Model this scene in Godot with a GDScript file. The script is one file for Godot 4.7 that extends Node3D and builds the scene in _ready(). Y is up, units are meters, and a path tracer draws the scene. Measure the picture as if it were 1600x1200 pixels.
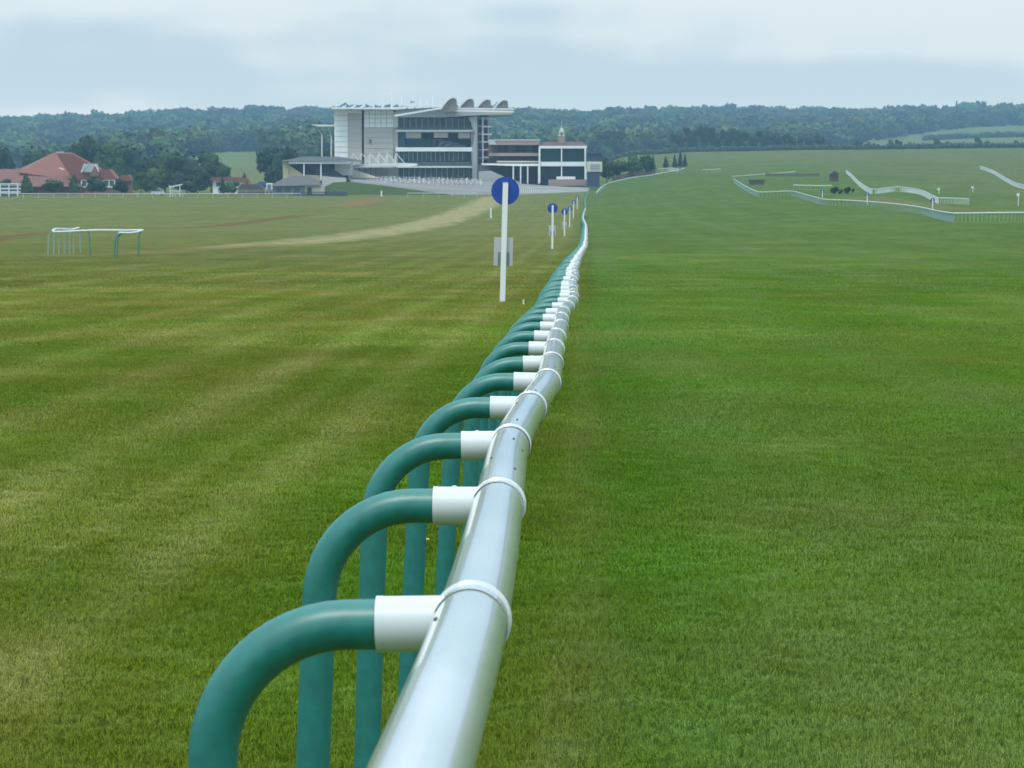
extends Node3D

const F := 3970.0            # focal length in pixels of the 1600 px wide photograph
const CAM_Y := 1.54
const PITCH := -0.0803       # radians, looking a little down
const RAIL_H := 1.05         # rail axis above the turf

var rng := RandomNumberGenerator.new()
var n_big := FastNoiseLite.new()
var n_mid := FastNoiseLite.new()
var n_small := FastNoiseLite.new()
var M := {}
var taken := {}

# ------------------------------------------------------------------ mesh builder
class MB:
	var v := PackedVector3Array()
	var nn := PackedVector3Array()
	var c := PackedColorArray()
	var ix := PackedInt32Array()
	var col := Color(1, 1, 1)
	func tri(a: Vector3, b: Vector3, d: Vector3):
		var n := (d - a).cross(b - a).normalized()
		var k := v.size()
		v.append(a); v.append(b); v.append(d)
		for i in 3: nn.append(n); c.append(col)
		ix.append(k); ix.append(k + 1); ix.append(k + 2)
	func quad(a: Vector3, b: Vector3, d: Vector3, e: Vector3, out := Vector3.ZERO):
		var n := (d - a).cross(b - a)
		if out != Vector3.ZERO and n.dot(out) < 0.0:
			var t := b; b = e; e = t
			n = -n
		n = n.normalized()
		var k := v.size()
		v.append(a); v.append(b); v.append(d); v.append(e)
		for i in 4: nn.append(n); c.append(col)
		ix.append_array(PackedInt32Array([k, k + 1, k + 2, k, k + 2, k + 3]))
	func hexa(p: Array):     # 8 corners: 0-3 front loop, 4-7 back loop
		var mid := Vector3.ZERO
		for q in p: mid += q / 8.0
		for f in [[0, 1, 2, 3], [4, 5, 6, 7], [0, 1, 5, 4], [1, 2, 6, 5], [2, 3, 7, 6], [3, 0, 4, 7]]:
			var fc: Vector3 = (p[f[0]] + p[f[1]] + p[f[2]] + p[f[3]]) / 4.0
			quad(p[f[0]], p[f[1]], p[f[2]], p[f[3]], fc - mid)
	func box(ce: Vector3, s: Vector3, ba := Basis.IDENTITY):
		var h := s * 0.5
		var p := []
		for q in [[-1, -1, 1], [1, -1, 1], [1, 1, 1], [-1, 1, 1], [-1, -1, -1], [1, -1, -1], [1, 1, -1], [-1, 1, -1]]:
			p.append(ce + ba * Vector3(q[0] * h.x, q[1] * h.y, q[2] * h.z))
		hexa(p)
	func bar(a: Vector3, b: Vector3, w: float, t := -1.0):   # square bar from a to b
		var y := (b - a)
		var l := y.length()
		y = y.normalized()
		var z := Vector3(0, 0, 1) if absf(y.z) < 0.9 else Vector3(0, 1, 0)
		var x := y.cross(z).normalized()
		z = x.cross(y)
		box((a + b) * 0.5, Vector3(w, l, w if t < 0.0 else t), Basis(x, y, z))
	func prism(poly: PackedVector3Array, push: Vector3):     # a flat polygon, pushed
		var mid := Vector3.ZERO
		for q in poly: mid += q / poly.size()
		var flat := PackedVector2Array()
		var ex := (poly[1] - poly[0]).normalized()
		var nz := push.normalized()
		ex = (ex - nz * ex.dot(nz)).normalized()
		var ey := nz.cross(ex)
		for q in poly: flat.append(Vector2((q - mid).dot(ex), (q - mid).dot(ey)))
		var t := Geometry2D.triangulate_polygon(flat)
		for i in range(0, t.size(), 3):
			var a := poly[t[i]]; var b := poly[t[i + 1]]; var d := poly[t[i + 2]]
			if (d - a).cross(b - a).dot(-push) < 0.0:
				var s := b; b = d; d = s
			tri(a, b, d)
			tri(a + push, d + push, b + push)
		var area := 0.0
		for i in flat.size():
			var p := flat[i]; var q := flat[(i + 1) % flat.size()]
			area += p.x * q.y - q.x * p.y
		for i in poly.size():
			var a := poly[i]; var b := poly[(i + 1) % poly.size()]
			var e := (b - a)
			var o := e.cross(nz) if area > 0.0 else nz.cross(e)
			quad(a, b, b + push, a + push, o)
	func tube(path: PackedVector3Array, r: float, seg := 12, caps := true, r1 := -1.0):
		var k0 := v.size()
		var m := path.size()
		var up := Vector3.UP
		var t0 := (path[1] - path[0]).normalized()
		if absf(t0.dot(up)) > 0.9: up = Vector3.RIGHT
		var side := t0.cross(up).normalized()
		for i in m:
			var t := (path[mini(i + 1, m - 1)] - path[maxi(i - 1, 0)]).normalized()
			side = (side - t * side.dot(t)).normalized()
			var o := side.cross(t)
			var rr := r if r1 < 0.0 else lerpf(r, r1, float(i) / (m - 1))
			for j in seg + 1:
				var a := TAU * j / seg
				var n := side * cos(a) + o * sin(a)
				v.append(path[i] + n * rr); nn.append(n); c.append(col)
		for i in m - 1:
			for j in seg:
				var a := k0 + i * (seg + 1) + j
				var b := a + seg + 1
				# keep faces clockwise seen from outside
				var fn := (v[b + 1] - v[a]).cross(v[b] - v[a])
				if fn.dot(nn[a]) >= 0.0:
					ix.append_array(PackedInt32Array([a, b, b + 1, a, b + 1, a + 1]))
				else:
					ix.append_array(PackedInt32Array([a, b + 1, b, a, a + 1, b + 1]))
		if caps:
			for e in [[0, -1.0], [m - 1, 1.0]]:
				var ii: int = e[0]
				var n2: Vector3 = (path[1] - path[0]).normalized() * -1.0 if ii == 0 else (path[m - 1] - path[m - 2]).normalized()
				for j in seg:
					var p := v[k0 + ii * (seg + 1) + j]; var q := v[k0 + ii * (seg + 1) + j + 1]
					if (q - path[ii]).cross(p - path[ii]).dot(n2) > 0.0: tri(path[ii], p, q)
					else: tri(path[ii], q, p)
	func lathe(prof: Array, base: Vector3, seg := 12):        # prof: [radius, height]
		for i in prof.size() - 1:
			for j in seg:
				var a := TAU * j / seg; var b := TAU * (j + 1) / seg
				var d0 := Vector3(cos(a), 0, sin(a)); var d1 := Vector3(cos(b), 0, sin(b))
				var r0: float = prof[i][0]; var y0: float = prof[i][1]; var r1: float = prof[i + 1][0]; var y1: float = prof[i + 1][1]
				var o := (d0 + d1) * (y1 - y0) + Vector3.UP * (r0 - r1) * 2.0
				quad(base + d0 * r0 + Vector3.UP * y0, base + d1 * r0 + Vector3.UP * y0, base + d1 * r1 + Vector3.UP * y1, base + d0 * r1 + Vector3.UP * y1, o)
	func mesh(colored := false) -> ArrayMesh:
		var a := []
		a.resize(Mesh.ARRAY_MAX)
		a[Mesh.ARRAY_VERTEX] = v; a[Mesh.ARRAY_NORMAL] = nn; a[Mesh.ARRAY_INDEX] = ix
		if colored: a[Mesh.ARRAY_COLOR] = c
		var am := ArrayMesh.new()
		am.add_surface_from_arrays(Mesh.PRIMITIVE_TRIANGLES, a)
		return am

# ------------------------------------------------------------------ objects
func numbered(called: String) -> String:
	if not taken.has(called):
		taken[called] = 0
		return called
	taken[called] += 1
	return "%s_%03d" % [called, taken[called]]

func tag(o: Node, label: String, category := "", group := "", kind := ""):
	if label: o.set_meta("label", label)
	if category: o.set_meta("category", category)
	if group: o.set_meta("group", group)
	if kind: o.set_meta("kind", kind)

func thing(called: String, label: String, category: String, pos := Vector3.ZERO, group := "") -> Node3D:
	var o := Node3D.new()
	o.name = numbered(called)
	add_child(o)
	o.position = pos
	tag(o, label, category, group)
	return o

func put(called: String, m: Mesh, mat: Material, parent: Node3D = null) -> MeshInstance3D:
	var o := MeshInstance3D.new()
	o.mesh = m
	o.material_override = mat
	if parent == null:
		o.name = numbered(called)
		add_child(o)
	else:
		o.name = called
		parent.add_child(o, true)
	return o

func mat(called: String, c: Color, rough := 0.8, spec := 0.5) -> StandardMaterial3D:   # c is linear
	var m := StandardMaterial3D.new()
	m.albedo_color = c.linear_to_srgb()
	m.roughness = rough
	m.metallic_specular = spec
	M[called] = m
	return m

func noise_tex(seed_: int, freq: float, lo: Color, hi: Color, size := 512, oct := 4) -> ImageTexture:
	var n := FastNoiseLite.new()
	n.seed = seed_
	n.frequency = freq
	n.fractal_octaves = oct
	var g := n.get_seamless_image(size, size)
	var im := Image.create_empty(size, size, false, Image.FORMAT_RGB8)
	for y in size:
		for x in size:
			im.set_pixel(x, y, lo.lerp(hi, g.get_pixel(x, y).r))
	return ImageTexture.create_from_image(im)

# ------------------------------------------------------------------ survey: photograph bearings to places
func ray(px: float, py: float) -> Vector3:
	var d := Vector3((px - 800.0) / F, (600.0 - py) / F, -1.0).rotated(Vector3.RIGHT, PITCH)
	return d / -d.z

func at(px: float, py: float, d: float) -> Vector3:
	return Vector3(0, CAM_Y, 0) + ray(px, py) * d

func py_of(p: Vector3) -> float:
	var q := (p - Vector3(0, CAM_Y, 0)).rotated(Vector3.RIGHT, -PITCH)
	return 600.0 + q.y / q.z * F

const COLS := [-600.0, 0.0, 400.0, 800.0, 905.0, 1000.0, 1100.0, 1300.0, 1600.0, 2200.0]
const NEAR := [[-400.0, 6.0], [-60.0, 1.2], [0.0, 0.0], [3.24, -0.08], [10.74, -0.289], [18.24, -0.466], [25.7, -0.625], [40.0, -0.91], [60.0, -1.31]]
# distance, then the row of the photograph at which the ground lies there, for each column
const FAR := [
	[110.0, 418, 418, 418, 418, 418, 418, 418, 418, 418, 418],
	[165.0, 388, 388, 388, 388, 388, 388, 387, 386, 384, 384],
	[265.0, 366, 366, 366, 366, 366, 365, 363, 358, 352, 350],
	[370.0, 351, 351, 351, 351, 349, 347, 344, 338, 338, 338],
	[500.0, 328, 328, 328, 328, 326, 322, 317, 314, 314, 314],
	[600.0, 316, 316, 316, 316, 314, 308, 302, 299, 300, 300],
	[700.0, 308, 308, 308, 308, 305, 295, 288, 286, 288, 288],
	[800.0, 304, 304, 304, 304, 299, 284, 276, 273, 274, 274],
	[1000.0, 298, 298, 298, 298, 290, 268, 260, 256, 254, 254],
	[1200.0, 292, 292, 286, 290, 280, 254, 246, 243, 240, 238],
	[1400.0, 283, 283, 263, 276, 262, 242, 237, 234, 231, 229],
	[1700.0, 270, 270, 241, 262, 250, 244, 246, 242, 236, 234],
	[2100.0, 256, 256, 236, 240, 236, 236, 238, 234, 222, 220],
	[2600.0, 230, 230, 218, 217, 214, 212, 212, 213, 206, 204],
	[3200.0, 208, 208, 197, 194, 197, 194, 194, 197, 192, 191],
	[3800.0, 203, 201, 187, 186, 194, 188, 186, 189, 182, 182],
	[5000.0, 214, 214, 204, 203, 208, 203, 203, 203, 198, 198],
	[9000.0, 240, 240, 240, 240, 240, 240, 240, 240, 240, 240]]
var hd := PackedFloat64Array()          # row distances
var hh := []                            # heights per row
var hu := PackedFloat64Array()          # bearings x / d of the columns

func survey():
	for p in COLS: hu.append((p - 800.0) / F)
	for r in NEAR:
		hd.append(r[0])
		var a := PackedFloat64Array()
		for k in COLS.size(): a.append(r[1])
		hh.append(a)
	for r in FAR:
		hd.append(r[0])
		var a := PackedFloat64Array()
		for k in COLS.size(): a.append(at(800, r[k + 1], r[0]).y)
		hh.append(a)

func height(x: float, d: float) -> float:
	d = clampf(d, -399.0, 8999.0)
	var i := hd.bsearch(d, false) - 1
	i = clampi(i, 0, hd.size() - 2)
	var u := x / maxf(d, 30.0)
	u = clampf(u, hu[0], hu[hu.size() - 1] - 1e-6)
	var k := clampi(hu.bsearch(u, false) - 1, 0, hu.size() - 2)
	var s := (u - hu[k]) / (hu[k + 1] - hu[k])
	s = s * s * (3.0 - 2.0 * s)
	var i0 := maxi(i - 1, 0)
	var i3 := mini(i + 2, hd.size() - 1)
	var y0 := lerpf(hh[i0][k], hh[i0][k + 1], s)
	var y1 := lerpf(hh[i][k], hh[i][k + 1], s)
	var y2 := lerpf(hh[i + 1][k], hh[i + 1][k + 1], s)
	var y3 := lerpf(hh[i3][k], hh[i3][k + 1], s)
	var w := hd[i + 1] - hd[i]
	var m1 := (y2 - y0) / (hd[i + 1] - hd[i0])
	var m2 := (y3 - y1) / (hd[i3] - hd[i])
	var t := (d - hd[i]) / w
	var t2 := t * t
	var t3 := t2 * t
	return (2 * t3 - 3 * t2 + 1) * y1 + (t3 - 2 * t2 + t) * m1 * w + (3 * t2 - 2 * t3) * y2 + (t3 - t2) * m2 * w

func ground(x: float, d: float) -> Vector3:
	# high hills lie to either side, far out of the valley
	var side := smoothstep(0.75, 1.35, absf(x) / maxf(d, 500.0)) * smoothstep(2900.0, 3900.0, d)
	return Vector3(x, height(x, d) + 330.0 * side, -d)

func hit(px: float, py: float) -> Vector3:      # where a line of sight meets the turf
	var r := ray(px, py)
	var a := 4.0
	var b := 4.0
	while b < 4800.0:
		b = a * 1.01
		if CAM_Y + r.y * b < height(r.x * b, b): break
		a = b
	for i in 20:
		var m := (a + b) * 0.5
		if CAM_Y + r.y * m < height(r.x * m, m): b = m
		else: a = m
	return ground(r.x * b, b)

func stand(px: float, d: float) -> Vector3:
	return ground(ray(px, 290).x * d, d)

# ------------------------------------------------------------------ the long rail's line
const RAIL_X := [[-8.0, -0.42], [-3.0, -0.25], [0.0, -0.165], [1.74, -0.105], [3.24, -0.053], [4.74, -0.026], [6.24, -0.004], [7.74, 0.055], [9.24, 0.128], [10.74, 0.168], [12.24, 0.203], [13.74, 0.242], [15.24, 0.29], [16.74, 0.325], [18.24, 0.366], [19.74, 0.432], [21.24, 0.505], [22.74, 0.548], [25.74, 0.617], [30.0, 0.725], [40.0, 1.0], [52.0, 1.36], [70.0, 1.94], [110.0, 3.22], [165.0, 4.85], [265.0, 7.72], [320.0, 9.1], [370.0, 10.4], [450.0, 13.0], [550.0, 15.8], [640.0, 18.9], [720.0, 21.7]]
func rail_x(d: float) -> float:
	var i := 0
	while i < RAIL_X.size() - 2 and RAIL_X[i + 1][0] < d: i += 1
	var i0 := maxi(i - 1, 0)
	var i3 := mini(i + 2, RAIL_X.size() - 1)
	var w: float = RAIL_X[i + 1][0] - RAIL_X[i][0]
	var t: float = (d - RAIL_X[i][0]) / w
	var m1: float = (RAIL_X[i + 1][1] - RAIL_X[i0][1]) / (RAIL_X[i + 1][0] - RAIL_X[i0][0])
	var m2: float = (RAIL_X[i3][1] - RAIL_X[i][1]) / (RAIL_X[i3][0] - RAIL_X[i][0])
	var t2: float = t * t
	var t3: float = t2 * t
	return (2 * t3 - 3 * t2 + 1) * RAIL_X[i][1] + (t3 - 2 * t2 + t) * m1 * w + (3 * t2 - 2 * t3) * RAIL_X[i + 1][1] + (t3 - t2) * m2 * w
func rail_at(d: float) -> Vector3:
	var x := rail_x(d)
	var k := smoothstep(17.0, 30.0, d)
	return Vector3(x + 0.05 * k * n_mid.get_noise_2d(d * 1.1, 900.0), height(x, d) + RAIL_H + 0.035 * k * n_mid.get_noise_2d(d * 0.9, 400.0), -d)

# ------------------------------------------------------------------ turf colour (what the plants themselves are)
var track_lines := []
func seg_dist(p: Vector2, line: PackedVector2Array) -> Vector2:   # distance, position along
	var best := 1e9
	var wh := 0.0
	for i in line.size() - 1:
		var a := line[i]
		var ab := line[i + 1] - a
		var t := clampf((p - a).dot(ab) / ab.length_squared(), 0, 1)
		var q := p.distance_to(a + ab * t)
		if q < best:
			best = q
			wh = (i + t) / (line.size() - 1)
	return Vector2(best, wh)

func turf(x: float, d: float) -> Color:
	var lat := x - rail_x(clampf(d, -8, 720))
	var a := n_big.get_noise_2d(x, d)               # tens of metres
	var b := n_mid.get_noise_2d(x, d * 0.7)         # metres
	var e := n_small.get_noise_2d(x, d)             # decimetres
	var olive := Color(0.162, 0.160, 0.031)
	var left := Color(0.118, 0.150, 0.016)
	var right := Color(0.108, 0.168, 0.020)
	var straw := Color(0.250, 0.240, 0.075)
	var lush := Color(0.078, 0.165, 0.012)
	var w := smoothstep(-0.5, 0.5, lat + 0.25 * b)
	var c := left.lerp(right, w)
	if lat < 0.0:
		var o := clampf(smoothstep(25.0, 75.0, d) + 0.3 * a + 0.25 * b, 0.0, 1.0)
		c = c.lerp(olive, o * 0.85)
		c = c.lerp(Color(0.205, 0.208, 0.058), smoothstep(90.0, 330.0, d) * 0.8)
		# wheel and mower lines run beside the rail
		var s := 0.0
		for k in [[-3.4, 0.30, 0.6], [-4.9, 0.3, 0.35], [-1.95, 0.25, 0.45], [-2.6, 0.12, 0.3], [-6.6, 0.4, 0.45], [-8.3, 0.3, 0.35], [-10.5, 0.5, 0.4], [-13.0, 0.5, 0.35], [-16.0, 0.7, 0.4], [-20.0, 0.8, 0.4]]:
			var q: float = (lat - k[0] + 0.18 * n_big.get_noise_2d(d * 2.0, k[0] * 30.0)) / k[1]
			s += k[2] * exp(-q * q)
		c = c.lerp(straw, clampf(s * (0.95 + 0.5 * b), 0.0, 0.6))
		c = c.lerp(lush, 0.75 * exp(-pow((lat + 0.75) / 0.55, 2.0)) * clampf(0.6 + b, 0, 1))
		c = c.lerp(straw, clampf(0.22 * b + 0.12 * e - 0.02, 0, 0.4))
	else:
		c = c.lerp(lush * 0.92, 0.95 * exp(-pow((lat - 0.52 - 0.006 * d) / (0.30 + 0.004 * d), 2.0)) * clampf(0.7 + 0.8 * b, 0, 1) * (1.0 - smoothstep(60, 160, d)))
		c = c.lerp(straw, clampf(0.22 * exp(-pow((lat - 0.12) / 0.16, 2.0)) * (1.0 - smoothstep(40, 90, d)), 0, 1))
		# broad mown bands
		var ln := lat + 2.0 * a
		var band := sin(ln * TAU / 7.5) * 0.6 + 0.6 * sin(lat * TAU / 3.1 + 2.0 * a)
		c = c.lerp(Color(0.140, 0.205, 0.055), clampf(0.12 + 0.30 * band, 0.0, 0.45))
		c = c.lerp(straw, clampf(0.24 * b + 0.14 * e - 0.06, 0, 0.25))
		var rough := smoothstep(900.0, 1100.0, d + 120.0 * a)
		rough = maxf(rough, smoothstep(70.0, 110.0, lat + 22.0 * a) * smoothstep(300, 420, d) * 0.8)
		c = c.lerp(Color(0.172, 0.178, 0.055), rough * 0.85)
	var pa := n_mid.get_noise_2d(x * 0.36 + 700.0, d * 0.2 + 10.0)
	c = c.lerp(straw, clampf(0.4 * pa - 0.05, 0.0, 0.22))
	c = c * (1.0 + 0.15 * pa)
	var hue := n_mid.get_noise_2d(x * 0.8 + 300.0, d * 0.5 + 80.0)
	c = Color(c.r * (1.0 + 0.30 * hue), c.g, c.b * (1.0 + 0.5 * hue + 0.5 * e))
	c = c * (1.0 + 0.17 * b + 0.18 * e + 0.13 * a)
	for t in track_lines:
		var q := seg_dist(Vector2(x, d), t.line)
		var wd: float = t.w * (1.0 + 0.5 * b) * lerpf(t.get("w0", 1.0), 1.0, clampf(q.y * 2.0, 0, 1))
		var k: float = (1.0 - smoothstep(wd * 0.5, wd * 1.15, q.x)) * t.k * clampf(0.8 + 0.9 * b, 0.2, 1.0)
		c = c.lerp(t.c, minf(k, 1.0))
	if d > 1380.0:
		c = c.lerp(Color(0.20, 0.24, 0.085), smoothstep(1390.0, 1480.0, d) * 0.8)
	c.a = 1.0
	return c

func _ready():
	rng.seed = 20240611
	survey()
	# ---- camera
	var cam := Camera3D.new()
	cam.name = "camera"
	cam.position = Vector3(0, CAM_Y, 0)
	cam.rotation = Vector3(PITCH, 0, 0)
	cam.fov = rad_to_deg(2.0 * atan(600.0 / F))
	cam.near = 0.05
	cam.far = 30000.0
	var att := CameraAttributesPhysical.new()
	att.frustum_focal_length = 79.4
	att.frustum_focus_distance = 9.0
	att.exposure_aperture = 22.0
	cam.attributes = att
	add_child(cam)
	cam.current = true
	# ---- sky, air, sun
	var env := Environment.new()
	env.background_mode = Environment.BG_SKY
	env.tonemap_mode = Environment.TONE_MAPPER_LINEAR
	env.tonemap_exposure = 1.0
	env.sdfgi_enabled = true
	env.ssao_enabled = true
	env.ssil_enabled = true
	env.fog_enabled = true
	env.fog_density = 0.00019
	env.fog_light_color = Color(0.68, 0.87, 1.0)
	var sky := Sky.new()
	var pano := PanoramaSkyMaterial.new()
	pano.panorama = sky_image()
	sky.sky_material = pano
	env.sky = sky
	var we := WorldEnvironment.new()
	we.name = "world_environment"
	we.environment = env
	add_child(we)
	var sun := DirectionalLight3D.new()
	sun.name = "sun"
	sun.light_energy = 0.5
	sun.light_color = Color(1.0, 0.97, 0.92)
	sun.light_angular_distance = 18.0
	sun.shadow_enabled = true
	sun.rotation_degrees = Vector3(-62, -25, 0)
	add_child(sun)
	# ---- materials and the setting
	materials()
	for q in [[n_big, 11, 0.022, 3], [n_mid, 12, 0.28, 4], [n_small, 13, 2.6, 3]]:
		q[0].seed = q[1]
		q[0].frequency = q[2]
		q[0].fractal_octaves = q[3]
	lay_tracks()
	build_ground()
	build_woods()
	build_grandstand()
	build_side_stands()
	build_left_village()
	build_trees()
	build_far_rails()
	build_small_things()
	build_markers()
	build_main_rail()
	build_flowers()
	build_grass()

func sky_image() -> ImageTexture:
	var w := 2048
	var h := 1024
	var na := FastNoiseLite.new()
	na.seed = 5
	na.frequency = 1.0
	na.fractal_octaves = 5
	var im := Image.create_empty(w, h, false, Image.FORMAT_RGBF)
	var pale := Color(0.68, 0.805, 0.87)
	var blue := Color(0.50, 0.68, 0.785)
	var white := Color(0.71, 0.82, 0.875)
	for y in h:
		var el := 90.0 - (y + 0.5) / h * 180.0
		if el < -1.0:
			for x in w: im.set_pixel(x, y, pale * 0.9)
			continue
		for x in w:
			var az := ((x + 0.5) / w - 0.5) * TAU
			# clouds in flat layers: near the horizon they are squeezed together
			var st := 26.0 / (1.0 + 0.13 * maxf(el, 0.0))
			var p := Vector3(sin(az), 0, cos(az)) * 3.2
			var lev := el * st / 26.0
			var a := na.get_noise_3d(p.x, lev * 0.9, p.z)
			var b := na.get_noise_3d(p.x * 3.0 + 9.0, lev * 2.2, p.z * 3.0)
			var wob := na.get_noise_3d(p.x * 1.4 + 40.0, 3.0, p.z * 1.4) * 1.5
			var lay := 0.5 + 0.5 * sin((lev + wob) * 2.7 + 0.9)
			var t := clampf(0.45 + 1.1 * a + 0.7 * b + (lay - 0.5) * 1.1, 0.0, 1.0)
			t = t * t * (3 - 2 * t)
			var c := blue.lerp(white, t)
			c = c.lerp(pale, 0.1 + 0.35 * exp(-pow(maxf(el - 1.0, 0.0) / 1.2, 2.0)))
			c = c * (1.0 + 1.75 * sin(deg_to_rad(maxf(el - 3.0, 0.0))))
			im.set_pixel(x, y, c)
	return ImageTexture.create_from_image(im)

func materials():
	mat("rail_white", Color(0.66, 0.67, 0.672), 0.17, 0.55)
	M.rail_white.clearcoat_enabled = true
	M.rail_white.clearcoat = 0.7
	M.rail_white.clearcoat_roughness = 0.05
	M.rail_white.albedo_texture = noise_tex(71, 0.012, Color(0.83, 0.85, 0.82), Color(1, 1, 1), 256)
	M.rail_white.uv1_triplanar = true
	M.rail_white.uv1_scale = Vector3(1.5, 1.5, 0.4)
	mat("sleeve_white", Color(0.58, 0.61, 0.625), 0.42)
	mat("post_green", Color(0.010, 0.185, 0.16), 0.38, 0.6)
	M.post_green.albedo_texture = noise_tex(72, 0.03, Color(0.82, 0.83, 0.83), Color(1, 1, 1), 256)
	M.post_green.uv1_triplanar = true
	M.post_green.uv1_scale = Vector3(3, 3, 3)
	mat("rail_far", Color(0.66, 0.70, 0.69), 0.4)
	mat("post_pale", Color(0.26, 0.36, 0.31), 0.6)
	mat("post_teal", Color(0.06, 0.20, 0.19), 0.5)
	mat("sign_blue", Color(0.012, 0.06, 0.33), 0.5)
	mat("white_paint", Color(0.78, 0.79, 0.79), 0.55)
	mat("grey_board", Color(0.46, 0.48, 0.48), 0.6)
	mat("dark_board", Color(0.16, 0.19, 0.21), 0.6)
	mat("panel_white", Color(0.88, 0.885, 0.87), 0.6)
	mat("panel_beige", Color(0.54, 0.50, 0.455), 0.8)
	mat("concrete", Color(0.38, 0.375, 0.365), 0.85)
	mat("concrete_light", Color(0.50, 0.485, 0.465), 0.85)
	mat("terrace_grey", Color(0.36, 0.345, 0.345), 0.9)
	mat("terrace_pale", Color(0.41, 0.385, 0.38), 0.9)
	mat("steel_white", Color(0.76, 0.77, 0.77), 0.5)
	mat("glass", Color(0.07, 0.11, 0.11), 0.12, 0.45)
	mat("glass_green", Color(0.012, 0.045, 0.05), 0.2, 0.35)
	mat("dark", Color(0.035, 0.04, 0.045), 0.8)
	mat("dark_blue", Color(0.03, 0.05, 0.10), 0.7)
	mat("seat_dark", Color(0.06, 0.06, 0.085), 0.7)
	mat("shell", Color(0.27, 0.25, 0.22), 0.8)
	mat("brick_yellow", Color(0.46, 0.40, 0.24), 0.9)
	mat("brick_red", Color(0.22, 0.105, 0.075), 0.9)
	mat("brick_pink", Color(0.34, 0.24, 0.21), 0.9)
	mat("tile_red", Color(0.215, 0.075, 0.048), 0.85)
	mat("tile_dark", Color(0.165, 0.066, 0.048), 0.85)
	mat("tile_brown", Color(0.10, 0.062, 0.055), 0.85)
	mat("slate", Color(0.062, 0.064, 0.068), 0.8)
	mat("slate_brown", Color(0.085, 0.080, 0.076), 0.8)
	mat("lead", Color(0.42, 0.45, 0.47), 0.6)
	mat("cream", Color(0.62, 0.58, 0.44), 0.8)
	mat("bark", Color(0.09, 0.07, 0.05), 0.95)
	mat("fence_brown", Color(0.10, 0.065, 0.05), 0.9)
	mat("dirt", Color(0.20, 0.115, 0.055), 0.95)
	mat("hedge_leaf", Color(0.028, 0.055, 0.016), 0.9)
	mat("shed_grey", Color(0.13, 0.12, 0.085), 0.9)
	mat("petal", Color(0.75, 0.55, 0.02), 0.5)
	mat("chalk", Color(0.44, 0.40, 0.28), 0.95)
	mat("field_pale", Color(0.17, 0.20, 0.08), 0.95)
	mat("bank_grass", Color(0.11, 0.16, 0.04), 0.95)
	for q in [["leaf_dark", Color(0.031, 0.060, 0.022)], ["leaf_mid", Color(0.058, 0.105, 0.028)], ["leaf_light", Color(0.060, 0.105, 0.022)], ["leaf_conifer", Color(0.024, 0.052, 0.025)], ["leaf_gold", Color(0.10, 0.13, 0.035)]]:
		var m := mat(q[0], q[1], 0.85, 0.3)
		m.vertex_color_use_as_albedo = true
		m.backlight_enabled = true
		m.backlight = Color(0.25, 0.28, 0.2)

# ------------------------------------------------------------------ ground
func lay_tracks():
	var pts := func(l: Array) -> PackedVector2Array:
		var o := PackedVector2Array()
		for q in l:
			var p := hit(q[0], q[1])
			o.append(Vector2(p.x, -p.z))
		return o
	track_lines.append({"line": pts.call([[330, 388], [450, 378], [560, 366], [650, 352], [720, 334], [760, 318], [785, 306]]), "w": 4.2, "w0": 0.4, "k": 0.7, "c": Color(0.47, 0.385, 0.21)})
	track_lines.append({"line": pts.call([[420, 384], [520, 376], [640, 358], [700, 342], [750, 322], [770, 308]]), "w": 4.2, "w0": 0.35, "k": 0.6, "c": Color(0.50, 0.41, 0.225)})
	track_lines.append({"line": pts.call([[-60, 382], [0, 371], [75, 364], [160, 360], [260, 357], [330, 354], [420, 343], [480, 336]]), "w": 2.2, "k": 1.15, "c": Color(0.205, 0.115, 0.045)})
	track_lines.append({"line": pts.call([[540, 322], [565, 316], [590, 310]]), "w": 4.2, "k": 1.1, "c": Color(0.33, 0.175, 0.08)})
	track_lines.append({"line": pts.call([[120, 399], [210, 396], [330, 388], [450, 382]]), "w": 1.9, "k": 0.75, "c": Color(0.28, 0.19, 0.08)})
	track_lines.append({"line": pts.call([[1350, 308], [1400, 314], [1480, 327], [1560, 329]]), "w": 6.0, "k": 0.6, "c": Color(0.27, 0.20, 0.10)})

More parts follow.
